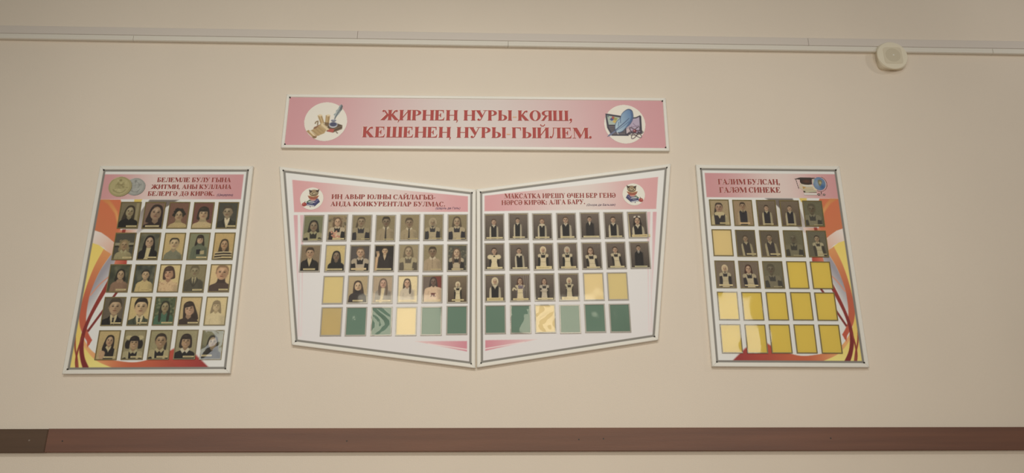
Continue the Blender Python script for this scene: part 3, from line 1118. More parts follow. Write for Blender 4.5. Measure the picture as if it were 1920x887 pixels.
def d_scroll(K):
    K.ell(0, 0, 1, 1, (212, 206, 194))
    K.poly([(.12, .10), (.45, .06), (.78, .18), (.78, .36), (.38, .56), (.08, .50)], (84, 66, 48))
    K.poly([(.42, .36), (.78, .20), (.78, .38), (.40, .55)], (112, 86, 60))
    K.line([(.42, .46), (.78, .28)], .04, (62, 46, 34))
    K.poly([(.08, .50), (.22, .36), (.44, .38), (.38, .56)], (176, 76, 62))
    K.line([(.52, .52), (.60, .60)], .04, (84, 66, 48))
    K.poly([(-.40, -.30), (-.20, -.32), (-.06, .08), (-.22, .14)], (162, 130, 82))
    K.line([(-.30, -.30), (-.14, .08)], .05, (194, 166, 116))
    K.poly([(-.02, -.32), (.18, -.32), (.16, .08), (-.02, .10)], (158, 126, 78))
    K.line([(.05, -.30), (.05, .08)], .05, (190, 160, 110))
    K.ell(-.28, -.31, .09, .05, (208, 186, 146))
    K.ell(.10, -.31, .08, .05, (208, 186, 146))
    K.poly([(-.06, .04), (.16, .06), (.14, .24), (-.02, .22)], (112, 86, 52))
    K.line([(-.48, .12), (-.44, .02), (-.34, -.02)], .05, (120, 94, 58), smooth=True)
    K.line([(-.36, .0), (-.36, .2)], .05, (120, 94, 58))
    K.poly([(-.52, .30), (-.30, .18), (-.2, .12), (-.3, .36), (-.54, .40)], (132, 88, 58))
    K.poly([(-.18, .06), (-.02, .18), (.20, .40), (.04, .48), (-.02, .60), (-.32, .74), (-.66, .46), (-.40, .34)], (172, 142, 94))
    K.poly([(-.18, .06), (-.02, .18), (.20, .40), (.06, .46), (-.22, .24)], (206, 184, 142))
    for k in range(5):
        K.line([(-.58 + .12 * k, .44 - .08 * k), (-.26 + .10 * k, .72 - .10 * k)], .03, (140, 112, 70), alpha=.6)
    K.poly([(-.86, .50), (-.76, .44), (-.34, .72), (-.36, .82), (-.48, .86)], (164, 130, 84))
    K.line([(-.70, .50), (-.42, .76)], .06, (216, 196, 156))
    K.ell(-.46, .80, .09, .06, (126, 94, 58))
    # quill and ink pot
    K.poly([(.66, -.92), (.74, -.80), (.70, -.62), (.60, -.42), (.50, -.28), (.42, -.16), (.38, -.16), (.40, -.28), (.34, -.36), (.44, -.46), (.44, -.56), (.54, -.68), (.58, -.82)], (132, 144, 146))
    K.poly([(.68, -.90), (.75, -.80), (.71, -.62), (.62, -.50), (.64, -.70)], (92, 96, 96))
    K.line([(.70, -.84), (.52, -.44), (.40, -.10), (.38, -.02)], .035, (86, 92, 98))
    for k in range(5):
        K.line([(.60 - .05 * k, -.66 + .1 * k), (.50 - .04 * k, -.60 + .1 * k)], .02, (190, 198, 196))
    K.ell(.36, .17, .20, .15, (176, 178, 184))
    K.ell(.36, .14, .165, .11, (66, 68, 96))
    K.ell(.36, -.05, .11, .06, (74, 76, 100))
    K.ell(.36, -.08, .09, .03, (168, 170, 180))


def d_feather(K):
    K.ell(0, 0, 1, 1, (214, 208, 196))
    dk = (52, 48, 62)
    K.poly([(-.93, -.54), (-.16, -.42), (-.18, .10), (.10, .16), (.16, .60), (-.66, .60), (-.86, .20)], dk)
    K.poly([(-.85, -.44), (-.22, -.34), (-.26, .04), (-.78, .04)], (158, 172, 160))
    K.poly([(-.80, .10), (-.28, .10), (.05, .22), (.08, .54), (-.60, .54), (-.76, .22)], (92, 84, 88))
    for k in range(3):
        K.line([(-.72 + .03 * k, .20 + .1 * k), (-.1 + .03 * k, .22 + .1 * k)], .03, (60, 56, 64))
    K.poly([(-.72, -.24), (-.58, -.36), (-.52, -.33), (-.54, -.20), (-.64, -.16)], (70, 72, 132))
    K.poly([(-.60, -.40), (-.48, -.36), (-.50, -.24), (-.60, -.27)], (170, 74, 52))
    K.poly([(-.50, -.34), (-.34, -.30), (-.40, -.16), (-.52, -.20)], (146, 150, 70))
    K.poly([(-.54, -.20), (-.40, -.16), (-.46, -.04), (-.58, -.10)], (200, 160, 70))
    K.ell(-.79, -.40, .04, .05, (90, 110, 110))
    # sheet with an atom
    K.poly([(.30, -.34), (.40, -.34), (.56, -.36), (.76, -.46), (.81, -.40), (.81, .46), (.60, .50), (.34, .46), (.16, .54), (.0, .54), (.0, .06)], dk)
    K.poly([(.06, .10), (.34, -.28), (.56, -.30), (.72, -.38), (.72, .40), (.56, .44), (.34, .40), (.06, .48)], (166, 150, 174))
    K.poly([(.06, .10), (.22, -.10), (.24, .40), (.06, .48)], (184, 166, 170))
    for a, b_ in (((.06, .22), (.70, .06)), ((.30, .1), (.42, .40)), ((.40, -.04), (.60, .18)), ((.16, .0), (.30, .40))):
        K.line([a, b_], .02, (116, 92, 116))
    ring_ = [(.14 + .40 + .46 * math.cos(t), .38 + .10 * math.sin(t)) for t in np.linspace(0, 2 * math.pi, 22)]
    for rot in (0, 1, 2):
        P = []
        for t in np.linspace(0, 2 * math.pi, 30):
            x, y = .36 * math.cos(t), .11 * math.sin(t)
            a = (-.12, .72, -1.0)[rot]
            P.append((.50 + x * math.cos(a) - y * math.sin(a), .44 + x * math.sin(a) + y * math.cos(a)))
        K.line(P, .032, (58, 42, 48))
    K.ell(.46, .35, .085, .085, (112, 34, 44))
    K.ell(.44, .33, .03, .03, (196, 140, 140))
    fe = [(-.46, .30), (-.46, .08), (-.38, -.12), (-.20, -.30), (-.12, -.50), (.06, -.68), (.22, -.74), (.36, -.66), (.40, -.46), (.38, -.26), (.24, .0), (.02, .20), (-.14, .36), (-.36, .42)]
    fo = [(x * 1.07 + .005, y * 1.07 + .01) for x, y in fe]
    K.poly(fo, (48, 62, 98), smooth=True)
    K.poly(fe, ramp((-.46, 0), (158, 182, 196), (.40, -.2), (88, 124, 168)), smooth=True)
    K.poly([(.30, -.70), (.40, -.46), (.38, -.26), (.24, .0), (.02, .20), (.20, -.08), (.32, -.36)], (70, 98, 142), smooth=True)
    K.line([(-.88, .66), (-.40, .26), (-.05, -.04), (.22, -.30)], .05, (48, 62, 98), taper=.02)
    K.line([(-.42, .34), (-.1, .12), (.2, -.12)], .02, (60, 82, 122))
    K.line([(-.32, .12), (-.28, -.1)], .02, (60, 82, 122))
    K.line([(-.20, -.05), (-.20, -.3)], .025, (60, 82, 122))
    K.poly([(-.90, .66), (-.78, .54), (-.50, .34), (-.44, .38), (-.74, .62)], (104, 110, 140))
    K.line([(-.40, .40), (-.34, .52)], .03, (212, 210, 206))


def d_coins(K):
    """gold coin lying over a silver one; X, Y in units of the gold coin's radius, gold at (-.42, 0)"""
    def coin(cx, cy, r, base, lo, hi):
        K.ell(cx + .03, cy + .03, r, r, mixc(base, lo, .8))
        K.ell(cx, cy, r, r, base)
        K.ell(cx, cy, r * .90, r * .90, mixc(base, lo, .35))
        K.ell(cx, cy, r * .86, r * .86, mixc(base, hi, .15))
        for k in range(26):
            t = rng.uniform(0, 6.28)
            q = rng.uniform(.1, .72) * r
            K.ell(cx + q * math.cos(t), cy + q * math.sin(t), rng.uniform(.03, .1), .03, mixc(base, (lo, hi)[k % 2], .5), .04, .7, rot=rng.uniform(0, 3))
        for k in range(3):
            K.line([(cx - .4 * r, cy + (-.15 + .16 * k) * r), (cx + .4 * r, cy + (-.17 + .16 * k) * r)], .045 * r, mixc(base, lo, .5))
        K.line([(cx - .5 * r, cy + .35 * r), (cx - .1 * r, cy + .62 * r), (cx + .3 * r, cy + .58 * r), (cx + .55 * r, cy + .3 * r)], .07 * r, mixc(base, lo, .45), smooth=True)
        K.ell(cx, cy - .62 * r, .12 * r, .12 * r, mixc(base, lo, .5))
        K.line([(cx - .62 * r, cy - .72 * r), (cx - .2 * r, cy - .94 * r)], .03, mixc(base, hi, .8))
    coin(.44, 0, .48, (150, 151, 145), (98, 100, 96), (186, 188, 182))
    coin(-.28, .0, .55, (160, 149, 102), (104, 94, 58), (198, 188, 142))


def d_globe(K):
    def Z(*p):
        return [((a - 720) / 640, (b_ - 440) / 370) for a, b_ in p]
    cr, dk = (206, 196, 172), (56, 48, 44)
    K.poly(Z((345, 350), (450, 370), (780, 400), (900, 560), (800, 600), (430, 590), (300, 500)), (196, 182, 156))
    for y0, y1, x0, x1, c in ((410, 480, 450, 790, (200, 196, 180)), (486, 540, 440, 800, (204, 184, 146)), (550, 602, 430, 880, (196, 184, 150)),
                              (608, 658, 450, 900, (188, 184, 152)), (668, 742, 440, 900, (206, 202, 196))):
        K.poly(Z((x0, y0), (x1, y0), (x1, y1), (x0, y1)), c)
        K.line(Z((x0, y1), (x1, y1)), .03, (110, 98, 74))
    K.poly(Z((430, 606), (500, 612), (500, 656), (436, 650)), (70, 62, 50))
    K.line(Z((620, 655), (890, 645)), .03, (60, 56, 48))
    K.poly(Z((430, 455), (540, 470), (540, 486), (440, 540)), (176, 134, 70))
    K.poly(Z((780, 390), (940, 580), (900, 600), (790, 520)), (206, 190, 158))
    K.poly(Z((355, 210), (790, 200), (775, 385), (640, 402), (520, 396), (400, 368), (355, 320)), dk)
    K.ell(*Z((590, 290))[0], .22, .16, (98, 62, 46), .2, .8)
    K.poly(Z((140, 218), (380, 155), (920, 160), (860, 205), (380, 232)), (66, 58, 52))
    K.line(Z((230, 225), (262, 400), (292, 545)), .045, dk)
    K.ell(*Z((1028, 360))[0], .345, .60, (96, 122, 156))
    K.ell(*Z((940, 350))[0], .12, .3, (140, 158, 176), .2, .7)
    K.ell(*Z((1120, 470))[0], .12, .2, (56, 92, 140), .15, .8)
    K.poly(Z((990, 250), (1080, 230), (1130, 290), (1080, 400), (1030, 440), (990, 360)), (116, 112, 80), smooth=True)
    K.ell(*Z((1060, 330))[0], .05, .1, (186, 172, 124), .08)
    K.poly(Z((800, 240), (850, 200), (860, 260), (800, 400), (790, 330)), (170, 180, 160), smooth=True)
    arc = [(1036 + 252 * math.cos(t), 372 + 250 * math.sin(t)) for t in np.radians(np.linspace(-72, 118, 26))]
    arc2 = [(1032 + 226 * math.cos(t), 368 + 222 * math.sin(t)) for t in np.radians(np.linspace(-66, 112, 26))]
    K.line(Z(*arc2), .025, (206, 202, 194))
    K.line(Z(*arc), .045, (52, 42, 42))
    K.line(Z((1048, 620), (1048, 720)), .06, (62, 46, 44))
    K.ell(*Z((960, 715))[0], .09, .10, (72, 56, 52))
    K.ell(*Z((1140, 720))[0], .08, .09, (72, 56, 52))
    K.ell(*Z((960, 715))[0], .05, .04, (176, 160, 150))
    K.ell(*Z((1140, 722))[0], .04, .04, (176, 160, 150))
    K.line(Z((915, 752), (1180, 752)), .03, (98, 82, 76))


# ------------------------------------------------------------------ the ribbon print of the two side boards
def ribbons(U, V):
    """U, V = 0..1 across the printed face of the left board (mirrored for the right one)"""
    WB, HB = .66, .91
    K = Ink(U * WB, V * HB, .0032)
    S = lambda pts: [(a * WB, b_ * HB) for a, b_ in pts]
    white = (211, 211, 208)
    K.c[:] = white
    K.poly(S([(.349, .163), (.548, .163), (.47, .20), (.40, .26), (.36, .30), (.30, .345), (.20, .35), (.19, .32), (.282, .29), (.304, .22)]),
           ramp((.36 * WB, .165 * HB), (112, 102, 96), (.22 * WB, .34 * HB), (204, 198, 198)), .006)
    K.poly(S([(.548, .163), (.40, .26), (.50, .30), (.62, .165)]), ramp((.45 * WB, .2 * HB), (186, 182, 180), (.55 * WB, .22 * HB), white), .02, .6)
    K.poly(S([(.245, .160), (.300, .160), (.288, .182), (.247, .178)]), (212, 184, 84))
    K.poly(S([(.013, .162), (.152, .162), (.176, .20), (.185, .326), (.168, .391), (.11, .358), (.062, .335), (.010, .322)]),
           ramp((.02 * WB, .32 * HB), (202, 110, 68), (.16 * WB, .17 * HB), (206, 106, 68)))
    K.poly(S([(.020, .162), (.075, .162), (.110, .19), (.145, .225), (.178, .30), (.160, .29), (.130, .235), (.075, .187)]),
           ramp((.03 * WB, .17 * HB), (200, 124, 66), (.16 * WB, .28 * HB), (222, 152, 84)), .008)
    K.poly(S([(.17, .322), (.30, .318), (.29, .345), (.17, .345)]), ramp((.17 * WB, .33 * HB), (206, 110, 76), (.30 * WB, .33 * HB), (214, 196, 186)), .004)
    K.poly(S([(.199, .318), (.222, .318), (.218, .345), (.196, .345)]), (150, 58, 46))
    # white to pink sweep
    K.poly(S([(.010, .322), (.062, .335), (.11, .358), (.168, .395), (.175, .47), (.151, .452), (.096, .41), (.015, .387)]),
           ramp((.02 * WB, .34 * HB), (218, 206, 198), (.16 * WB, .42 * HB), (214, 170, 148)))
    # grey shade inside the ribbon
    K.poly(S([(.150, .448), (.185, .46), (.185, .53), (.162, .57), (.118, .64), (.095, .70), (.078, .765), (.063, .765), (.05, .70), (.06, .61), (.10, .52)]),
           ramp((.075 * WB, .60 * HB), (150, 146, 156), (.160 * WB, .63 * HB), (208, 205, 203)), .006)
    # yellow fields
    K.poly(S([(.015, .387), (.060, .398), (.104, .42), (.058, .508), (.030, .611), (.016, .727), (.030, .79), (.012, .83), (.008, .7)]),
           ramp((.05 * WB, .39 * HB), (226, 198, 92), (.02 * WB, .7 * HB), (224, 204, 110)))
    K.poly(S([(.008, .76), (.030, .79), (.081, .893), (.168, .955), (.293, .985), (.30, .996), (.008, .996)]),
           ramp((.03 * WB, .85 * HB), (222, 190, 88), (.15 * WB, .98 * HB), (224, 208, 112)))
    # orange ribbon
    L_ = curve(S([(.097, .418), (.054, .508), (.026, .611), (.012, .727), (.027, .788), (.058, .834), (.112, .886)]))
    R_ = curve(S([(.152, .444), (.099, .524), (.064, .619), (.056, .696), (.063, .765), (.085, .818), (.121, .86)]))
    K.poly(L_ + R_[::-1], ramp((.12 * WB, .43 * HB), (214, 142, 82), (.04 * WB, .68 * HB), (190, 88, 60)))
    K.line(S([(.19, .535), (.158, .56), (.111, .595), (.061, .65)]), .006, (206, 138, 116), smooth=True)
    # bottom ribbon
    bu = curve(S([(.060, .845), (.10, .885), (.146, .918), (.224, .946), (.302, .958), (.405, .966), (.491, .956), (.60, .928), (.648, .908), (.70, .905), (.76, .918), (.804, .941), (.893, .996)]))
    bd = curve(S([(.045, .85), (.081, .893), (.168, .955), (.30, .996)]))
    K.poly(bu + bd[::-1], ramp3(.10 * WB, (222, 158, 96), .42 * WB, (192, 88, 54), .88 * WB, (150, 44, 40)))
    K.poly(S([(.60, .928), (.66, .90), (.74, .905), (.80, .935), (.893, .996), (.70, .996)]), ramp((.62 * WB, .93 * HB), (184, 70, 50), (.88 * WB, .98 * HB), (150, 42, 40)), .01)
    K.poly(S([(.079, .825), (.125, .862), (.102, .897)]), (190, 78, 56))
    # dark red ribbons
    K.line(S([(.27, .575), (.229, .636), (.157, .729), (.086, .822)]), .010, (128, 46, 42), smooth=True)
    L_ = curve(S([(.215, .485), (.169, .556), (.14, .611), (.104, .681), (.071, .758), (.051, .826), (.05, .893), (.072, .953), (.098, .996)]))
    R_ = curve(S([(.245, .490), (.194, .572), (.162, .627), (.124, .696), (.091, .765), (.073, .834), (.078, .893), (.098, .945), (.140, .996)]))
    K.poly(L_ + R_[::-1], ramp((.2 * WB, .55 * HB), (160, 58, 46), (.07 * WB, .88 * HB), (124, 38, 36)))
    K.line(S([(.010, .84), (.026, .90), (.05, .95), (.067, .996)]), .007, (150, 66, 48), smooth=True)
    K.line(S([(.062, .84), (.047, .90), (.044, .954), (.056, .996)]), .007, (140, 50, 42), smooth=True)
    K.poly(S([(.187, .470), (.262, .470), (.266, .508), (.180, .508)]), ramp((.2 * WB, .48 * HB), (204, 108, 80), (.26 * WB, .50 * HB), (172, 62, 50)), .004)
    # pink heading
    K.poly(S([(.010, .026), (.968, .026), (.968, .160), (.010, .160)]),
           ramp3(.01 * WB, (200, 140, 142), .42 * WB, (210, 190, 184), .96 * WB, (196, 136, 140)), .003)
    # grey border line
    gw = .0105
    for r in ((0, 0, WB, gw), (0, HB - gw, WB, HB), (0, 0, gw, HB), (WB - gw, 0, WB, HB)):
        K.poly(g_rect(*r), (124, 120, 113), .0022)
    return K.ink()




# ------------------------------------------------------------------ who is on the photos
SK, SKP, SKD, SKO = (186, 146, 110), (204, 172, 128), (150, 120, 86), (160, 142, 98)
BLK, BRN, OLV = (54, 47, 42), (84, 66, 50), (146, 130, 88)
TAN, CRM, DKB = (192, 164, 104), (208, 182, 122), (112, 95, 81)


def P(who, bg, h, skin, hair, fit, strip=(.3, .95, .93), bg1=None, **k):
    d = dict(who=who, bg=(bg, bg1 or mixc(bg, (60, 50, 40), .06)), h=h, skin=skin, hair=hair, fit=fit, strip=strip)
    d.update(k)
    return d


LONGSTRIP = (.10, .92, .93)
COIN = [
    [P('pale long-haired young woman in black coat', (128, 114, 80), (.50, .37, .20), SKO, ('long', (72, 60, 44)), ('plain', (50, 45, 40)), (.42, .98, .94), bgs='strip', tilt=.12),
     P('dark-haired woman tilting her head, dark purple top', (138, 102, 80), (.60, .42, .27), (168, 132, 98), ('long', (64, 50, 46)), ('plain', (62, 48, 46)), (.12, .86, .93), tilt=.12, len=1.6),
     P('frizzy-haired woman in beige top, reddish backdrop', (134, 90, 68), (.53, .52, .20), (176, 142, 98), ('perm', (62, 56, 46)), ('turtle', (182, 156, 98)), (.55, .98, .95, (190, 166, 106)), shy=1),
     P('dark-haired woman with fringe in cream top', (128, 78, 64), (.52, .44, .23), (186, 150, 106), ('bobbangs', (66, 56, 46)), ('turtle', (188, 162, 110)), (.45, .98, .94, (192, 168, 112))),
     P('man in dark suit looking sideways, dark background', (82, 80, 66), (.50, .38, .22), (154, 132, 96), ('short', (84, 74, 56)), ('suit', (68, 65, 54)), (.45, .99, .93), look=-.2)],
    [P('blonde curly woman in olive jacket outdoors', (88, 84, 68), (.50, .46, .17), (164, 130, 86), ('curly', (146, 124, 78)), ('collar', (158, 144, 96), (170, 158, 110)), (.5, .98, .94), bgs='bench', len=1.1),
     P('smiling woman with very long dark hair', (106, 104, 78), (.50, .34, .20), (184, 146, 108), ('long', (50, 44, 40)), ('jacket', (50, 46, 42), (196, 178, 124)), (.38, .98, .93), bgs='blot', len=3.0, smile=1),
     P('crew-cut man in grey sweater, plain tan background', (196, 166, 100), (.50, .40, .21), (192, 162, 112), ('buzz', (72, 64, 50)), ('plain', (126, 124, 96)), None, sw=1.7),
     P('woman in green sweater holding books', (134, 134, 94), (.54, .25, .155), (196, 156, 112), ('longbangs', (64, 54, 44)), ('turtle', (104, 112, 84)), (.45, .99, .93), x='books', len=2.0, smile=1),
     P('woman in black-and-cream striped sweater', (194, 160, 92), (.52, .44, .17), (184, 140, 92), ('wavy', (86, 70, 48)), ('stripe', (62, 50, 42), (198, 176, 124)), (.45, .98, .93, (196, 172, 116)), len=2.1)],
    [P('dark-haired woman in dusty pink blouse', (84, 86, 62), (.56, .37, .17), (184, 148, 104), ('long', (58, 52, 42)), ('collar', (150, 112, 82), (164, 124, 92)), (.42, .96, .93), bgs='blot', len=1.5, smile=1),
     P('smiling woman in plain pale cream sweater', (78, 82, 68), (.54, .37, .165), (192, 156, 108), ('pulled', (62, 56, 46)), ('plain', (196, 170, 106)), (.35, .98, .93, (196, 172, 112)), bgs='blot', smile=1),
     P('short-haired woman in floral cream blouse, side view', (212, 186, 122), (.45, .32, .22), (202, 148, 106), ('bobbangs', (92, 66, 52)), ('floral', (206, 172, 122), (176, 122, 88)), None, tilt=-.12, look=-.25),
     P('faded photo man in grey suit and tie', (144, 130, 88), (.46, .24, .19), (150, 134, 92), ('short', (112, 98, 66)), ('suittie', (88, 82, 66), (176, 160, 112)), (.45, .95, .93), fade=.12),
     P('heavy-set fair man in dark purple sweater', (212, 182, 122), (.58, .31, .27), (200, 150, 106), ('buzz', (148, 112, 74)), ('turtle', (94, 72, 62)), (.5, .98, .93), tilt=.06)],
    [P('young man in black suit, grey-brown background', (112, 98, 78), (.55, .36, .27), (184, 148, 106), ('short', (84, 72, 54)), ('suittie', (50, 46, 43), (196, 178, 128)), (.45, .98, .93)),
     P('black-haired man in greenish suit and tie', (206, 178, 110), (.55, .37, .28), (200, 164, 114), ('short', (56, 48, 42)), ('suittie', (80, 86, 66), (204, 186, 138)), (.45, .98, .93)),
     P('woman in green dress among foliage', (92, 104, 68), (.50, .36, .18), (160, 140, 92), ('long', (64, 62, 46)), ('plain', (76, 118, 88)), (.42, .98, .93), bgs='leaves', len=2.6, front=2),
     P('smiling woman with big dark hair tilted sideways', (202, 172, 110), (.44, .44, .23), (198, 150, 110), ('longbangs', (72, 57, 47)), ('plain', (76, 60, 50)), (.45, .98, .93), tilt=-.25, smile=1, len=2.1),
     P('pale washed-out woman with fringe and white jumper', (212, 188, 128), (.50, .33, .17), (196, 168, 118), ('longbangs', (126, 106, 76)), ('plain', (206, 186, 138)), None, fade=.22, smile=1)],
    [P('schoolgirl with long dark hair and clasped hands', (192, 164, 102), (.56, .36, .17), (190, 148, 104), ('long', (58, 48, 42)), ('vest', (52, 48, 46), (196, 176, 122)), (.38, .98, .93), x='handlow', tilt=.12, len=2.6, front=2),
     P('schoolgirl with dark pigtails and white bows', (156, 142, 98), (.50, .45, .21), (184, 144, 98), ('pigtails', (54, 45, 42)), ('apron', (48, 44, 44), (178, 164, 116)), (.42, .99, .93), smile=1),
     P('schoolgirl with hair pulled back, wide white collar', (160, 148, 100), (.52, .38, .23), (172, 134, 90), ('pulled', (68, 56, 44)), ('apron', (52, 46, 44), (180, 164, 112)), (.42, .99, .93), smile=1),
     P('schoolgirl with dark bob and white-trimmed collar', (164, 152, 106), (.48, .40, .22), (186, 144, 100), ('bobbangs', (66, 54, 46)), ('collar', (52, 48, 46), (204, 192, 160)), (.42, .98, .93), smile=1),
     P('long-haired woman in dark coat outdoors', (134, 130, 92), (.52, .42, .2), (168, 140, 100), ('long', (70, 64, 54)), ('collar', (64, 58, 50), (58, 52, 46)), (.02, .55, .88), bgs='blot', len=2.6)],
]
WB = (198, 178, 138)
LOWL = [
    [P('black-haired girl before a green backdrop', (124, 124, 84), (.52, .42, .22), (142, 116, 82), ('long', (60, 54, 44)), ('apron', (58, 54, 46), (158, 148, 102)), (.5, .97, .96, (178, 162, 104), .035), len=1.9),
     P('curly-haired schoolgirl holding peach flowers', (152, 128, 90), (.50, .27, .18), (192, 150, 110), ('curly', (112, 86, 60)), ('apron', (54, 48, 46), (186, 164, 126)), (.28, .92, .955), bgs='leaves', x='flowers', len=2.4, smile=1),
     P('schoolgirl with side braid and white pinafore', (146, 128, 88), (.46, .25, .20), (150, 124, 88), ('braid', (92, 78, 56)), ('apron', (60, 56, 58), (156, 138, 100)), (.5, .95, .95, (184, 166, 112), .035)),
     P('dark-haired man in shirt and narrow tie', (146, 128, 86), (.52, .25, .205), (128, 104, 74), ('short', (66, 56, 44)), ('shirttie', (158, 136, 98), (60, 52, 46)), (.42, .95, .96, (186, 166, 112), .035)),
     P('wavy-fringed man in shirt and tie', (150, 130, 88), (.46, .32, .20), (146, 118, 84), ('short', (92, 76, 54)), ('shirttie', (162, 140, 100), (58, 50, 44)), (.42, .95, .96, (186, 166, 112), .035), tilt=-.06),
     P('schoolgirl in pale headscarf, dark dress, pinafore', (146, 128, 88), (.45, .30, .17), (152, 126, 90), ('scarf', (168, 148, 110)), ('apron', (62, 58, 58), (170, 150, 110)), (.45, .96, .955, (190, 170, 116), .035)),
     P('long-haired schoolgirl with white collar, dark dress', (144, 126, 86), (.46, .26, .19), (170, 138, 100), ('long', (94, 78, 56)), ('apron', (58, 54, 58), (176, 156, 116)), (.45, .92, .95, (192, 172, 118), .035), len=2.1)],
    [P('young man in open black jacket', (140, 116, 84), (.46, .30, .21), (182, 140, 100), ('short', (74, 60, 46)), ('suit', (54, 49, 45), (190, 166, 116)), (.15, .80, .94)),
     P('woman with straight black hair, black top', (202, 176, 106), (.55, .42, .19), (138, 110, 82), ('long', (56, 50, 44)), ('plain', (54, 50, 46)), (.08, .92, .945), len=2.6),
     P('schoolgirl with lacy white straps, slate background', (94, 84, 78), (.52, .28, .20), (190, 148, 110), ('pulled', (118, 90, 64)), ('apron', (54, 48, 48), (178, 158, 130)), (.05, .88, .93, (204, 178, 130), .075)),
     P('dark-coated person with a raised hand', (58, 51, 46), (.52, .21, .15), (202, 160, 112), ('short', (66, 54, 46)), ('suit', (66, 56, 52), (196, 166, 122)), (.08, .92, .94), x='hand', sw=2.5),
     P('long-haired girl in pinafore, soft olive background', (160, 140, 100), (.48, .25, .20), (172, 142, 104), ('long', (112, 94, 66)), ('apron', (100, 88, 72), (176, 158, 116)), (.4, .8, .95, (182, 164, 116), .03), len=3.0, fade=.1),
     P('dark-haired boy in plain buttoned pale shirt', (150, 132, 90), (.46, .26, .20), (138, 108, 76), ('short', (78, 64, 48)), ('shirt', (170, 144, 108)), (.4, .95, .955, (192, 170, 118), .035)),
     P('long-haired schoolgirl before a patterned backdrop', (92, 88, 74), (.46, .30, .17), (196, 158, 120), ('long', (110, 84, 62)), ('apron', (60, 52, 50), (182, 160, 124)), (.2, .85, .955, (190, 170, 124), .05), bgs='leaves', len=3.2, front=2)],
    [None,
     P('woman with long brown hair, dark turtleneck', (184, 158, 112), (.50, .38, .20), (206, 168, 124), ('long', (82, 64, 54)), ('turtle', (74, 64, 62)), (.25, .80, .94), tilt=-.1, len=2.3),
     P('long-haired girl in grey jacket, hazy photo', (182, 156, 124), (.52, .27, .18), (200, 150, 122), ('long', (112, 92, 76)), ('jacket', (146, 134, 120), (212, 190, 140)), (.15, .95, .94, (214, 192, 142)), len=3.6, front=2, fade=.08),
     P('dark long-haired girl in white T-shirt', (222, 200, 148), (.46, .26, .16), (206, 156, 120), ('long', (92, 78, 66)), ('plain', (196, 178, 152)), (.05, .95, .95, (218, 196, 146)), len=3.8, front=1, smile=1),
     P('girl in pale sweatshirt with dark initials', (124, 104, 90), (.56, .22, .16), (126, 96, 80), ('long', (80, 64, 58)), ('plain', (206, 172, 136)), (.1, .95, .95, (204, 178, 130)), bgs='redright', x='mono', sw=2.6, len=2.2),
     P('girl in white headscarf, small full figure', (130, 108, 80), (.52, .32, .10), (190, 158, 118), ('scarf', (210, 192, 150)), ('apron', (52, 46, 42), (204, 186, 142)), (.2, .85, .93), bg1=(96, 78, 60), x='arms', sw=1.6)],
]
VB, VW = (50, 46, 44), (192, 176, 142)
SKS = (188, 146, 112)
RSTR = (.05, .90, .95, (204, 186, 136), .05)


def small(who, hx, hy, r, hair, fit, strip=RSTR, **k):
    return P(who, (120, 102, 88), (hx, hy, r), SKS, hair, fit, strip, bg1=(84, 72, 62), grow=1.30, **dict(k, sw=k.get('sw', 2.0) * .88))


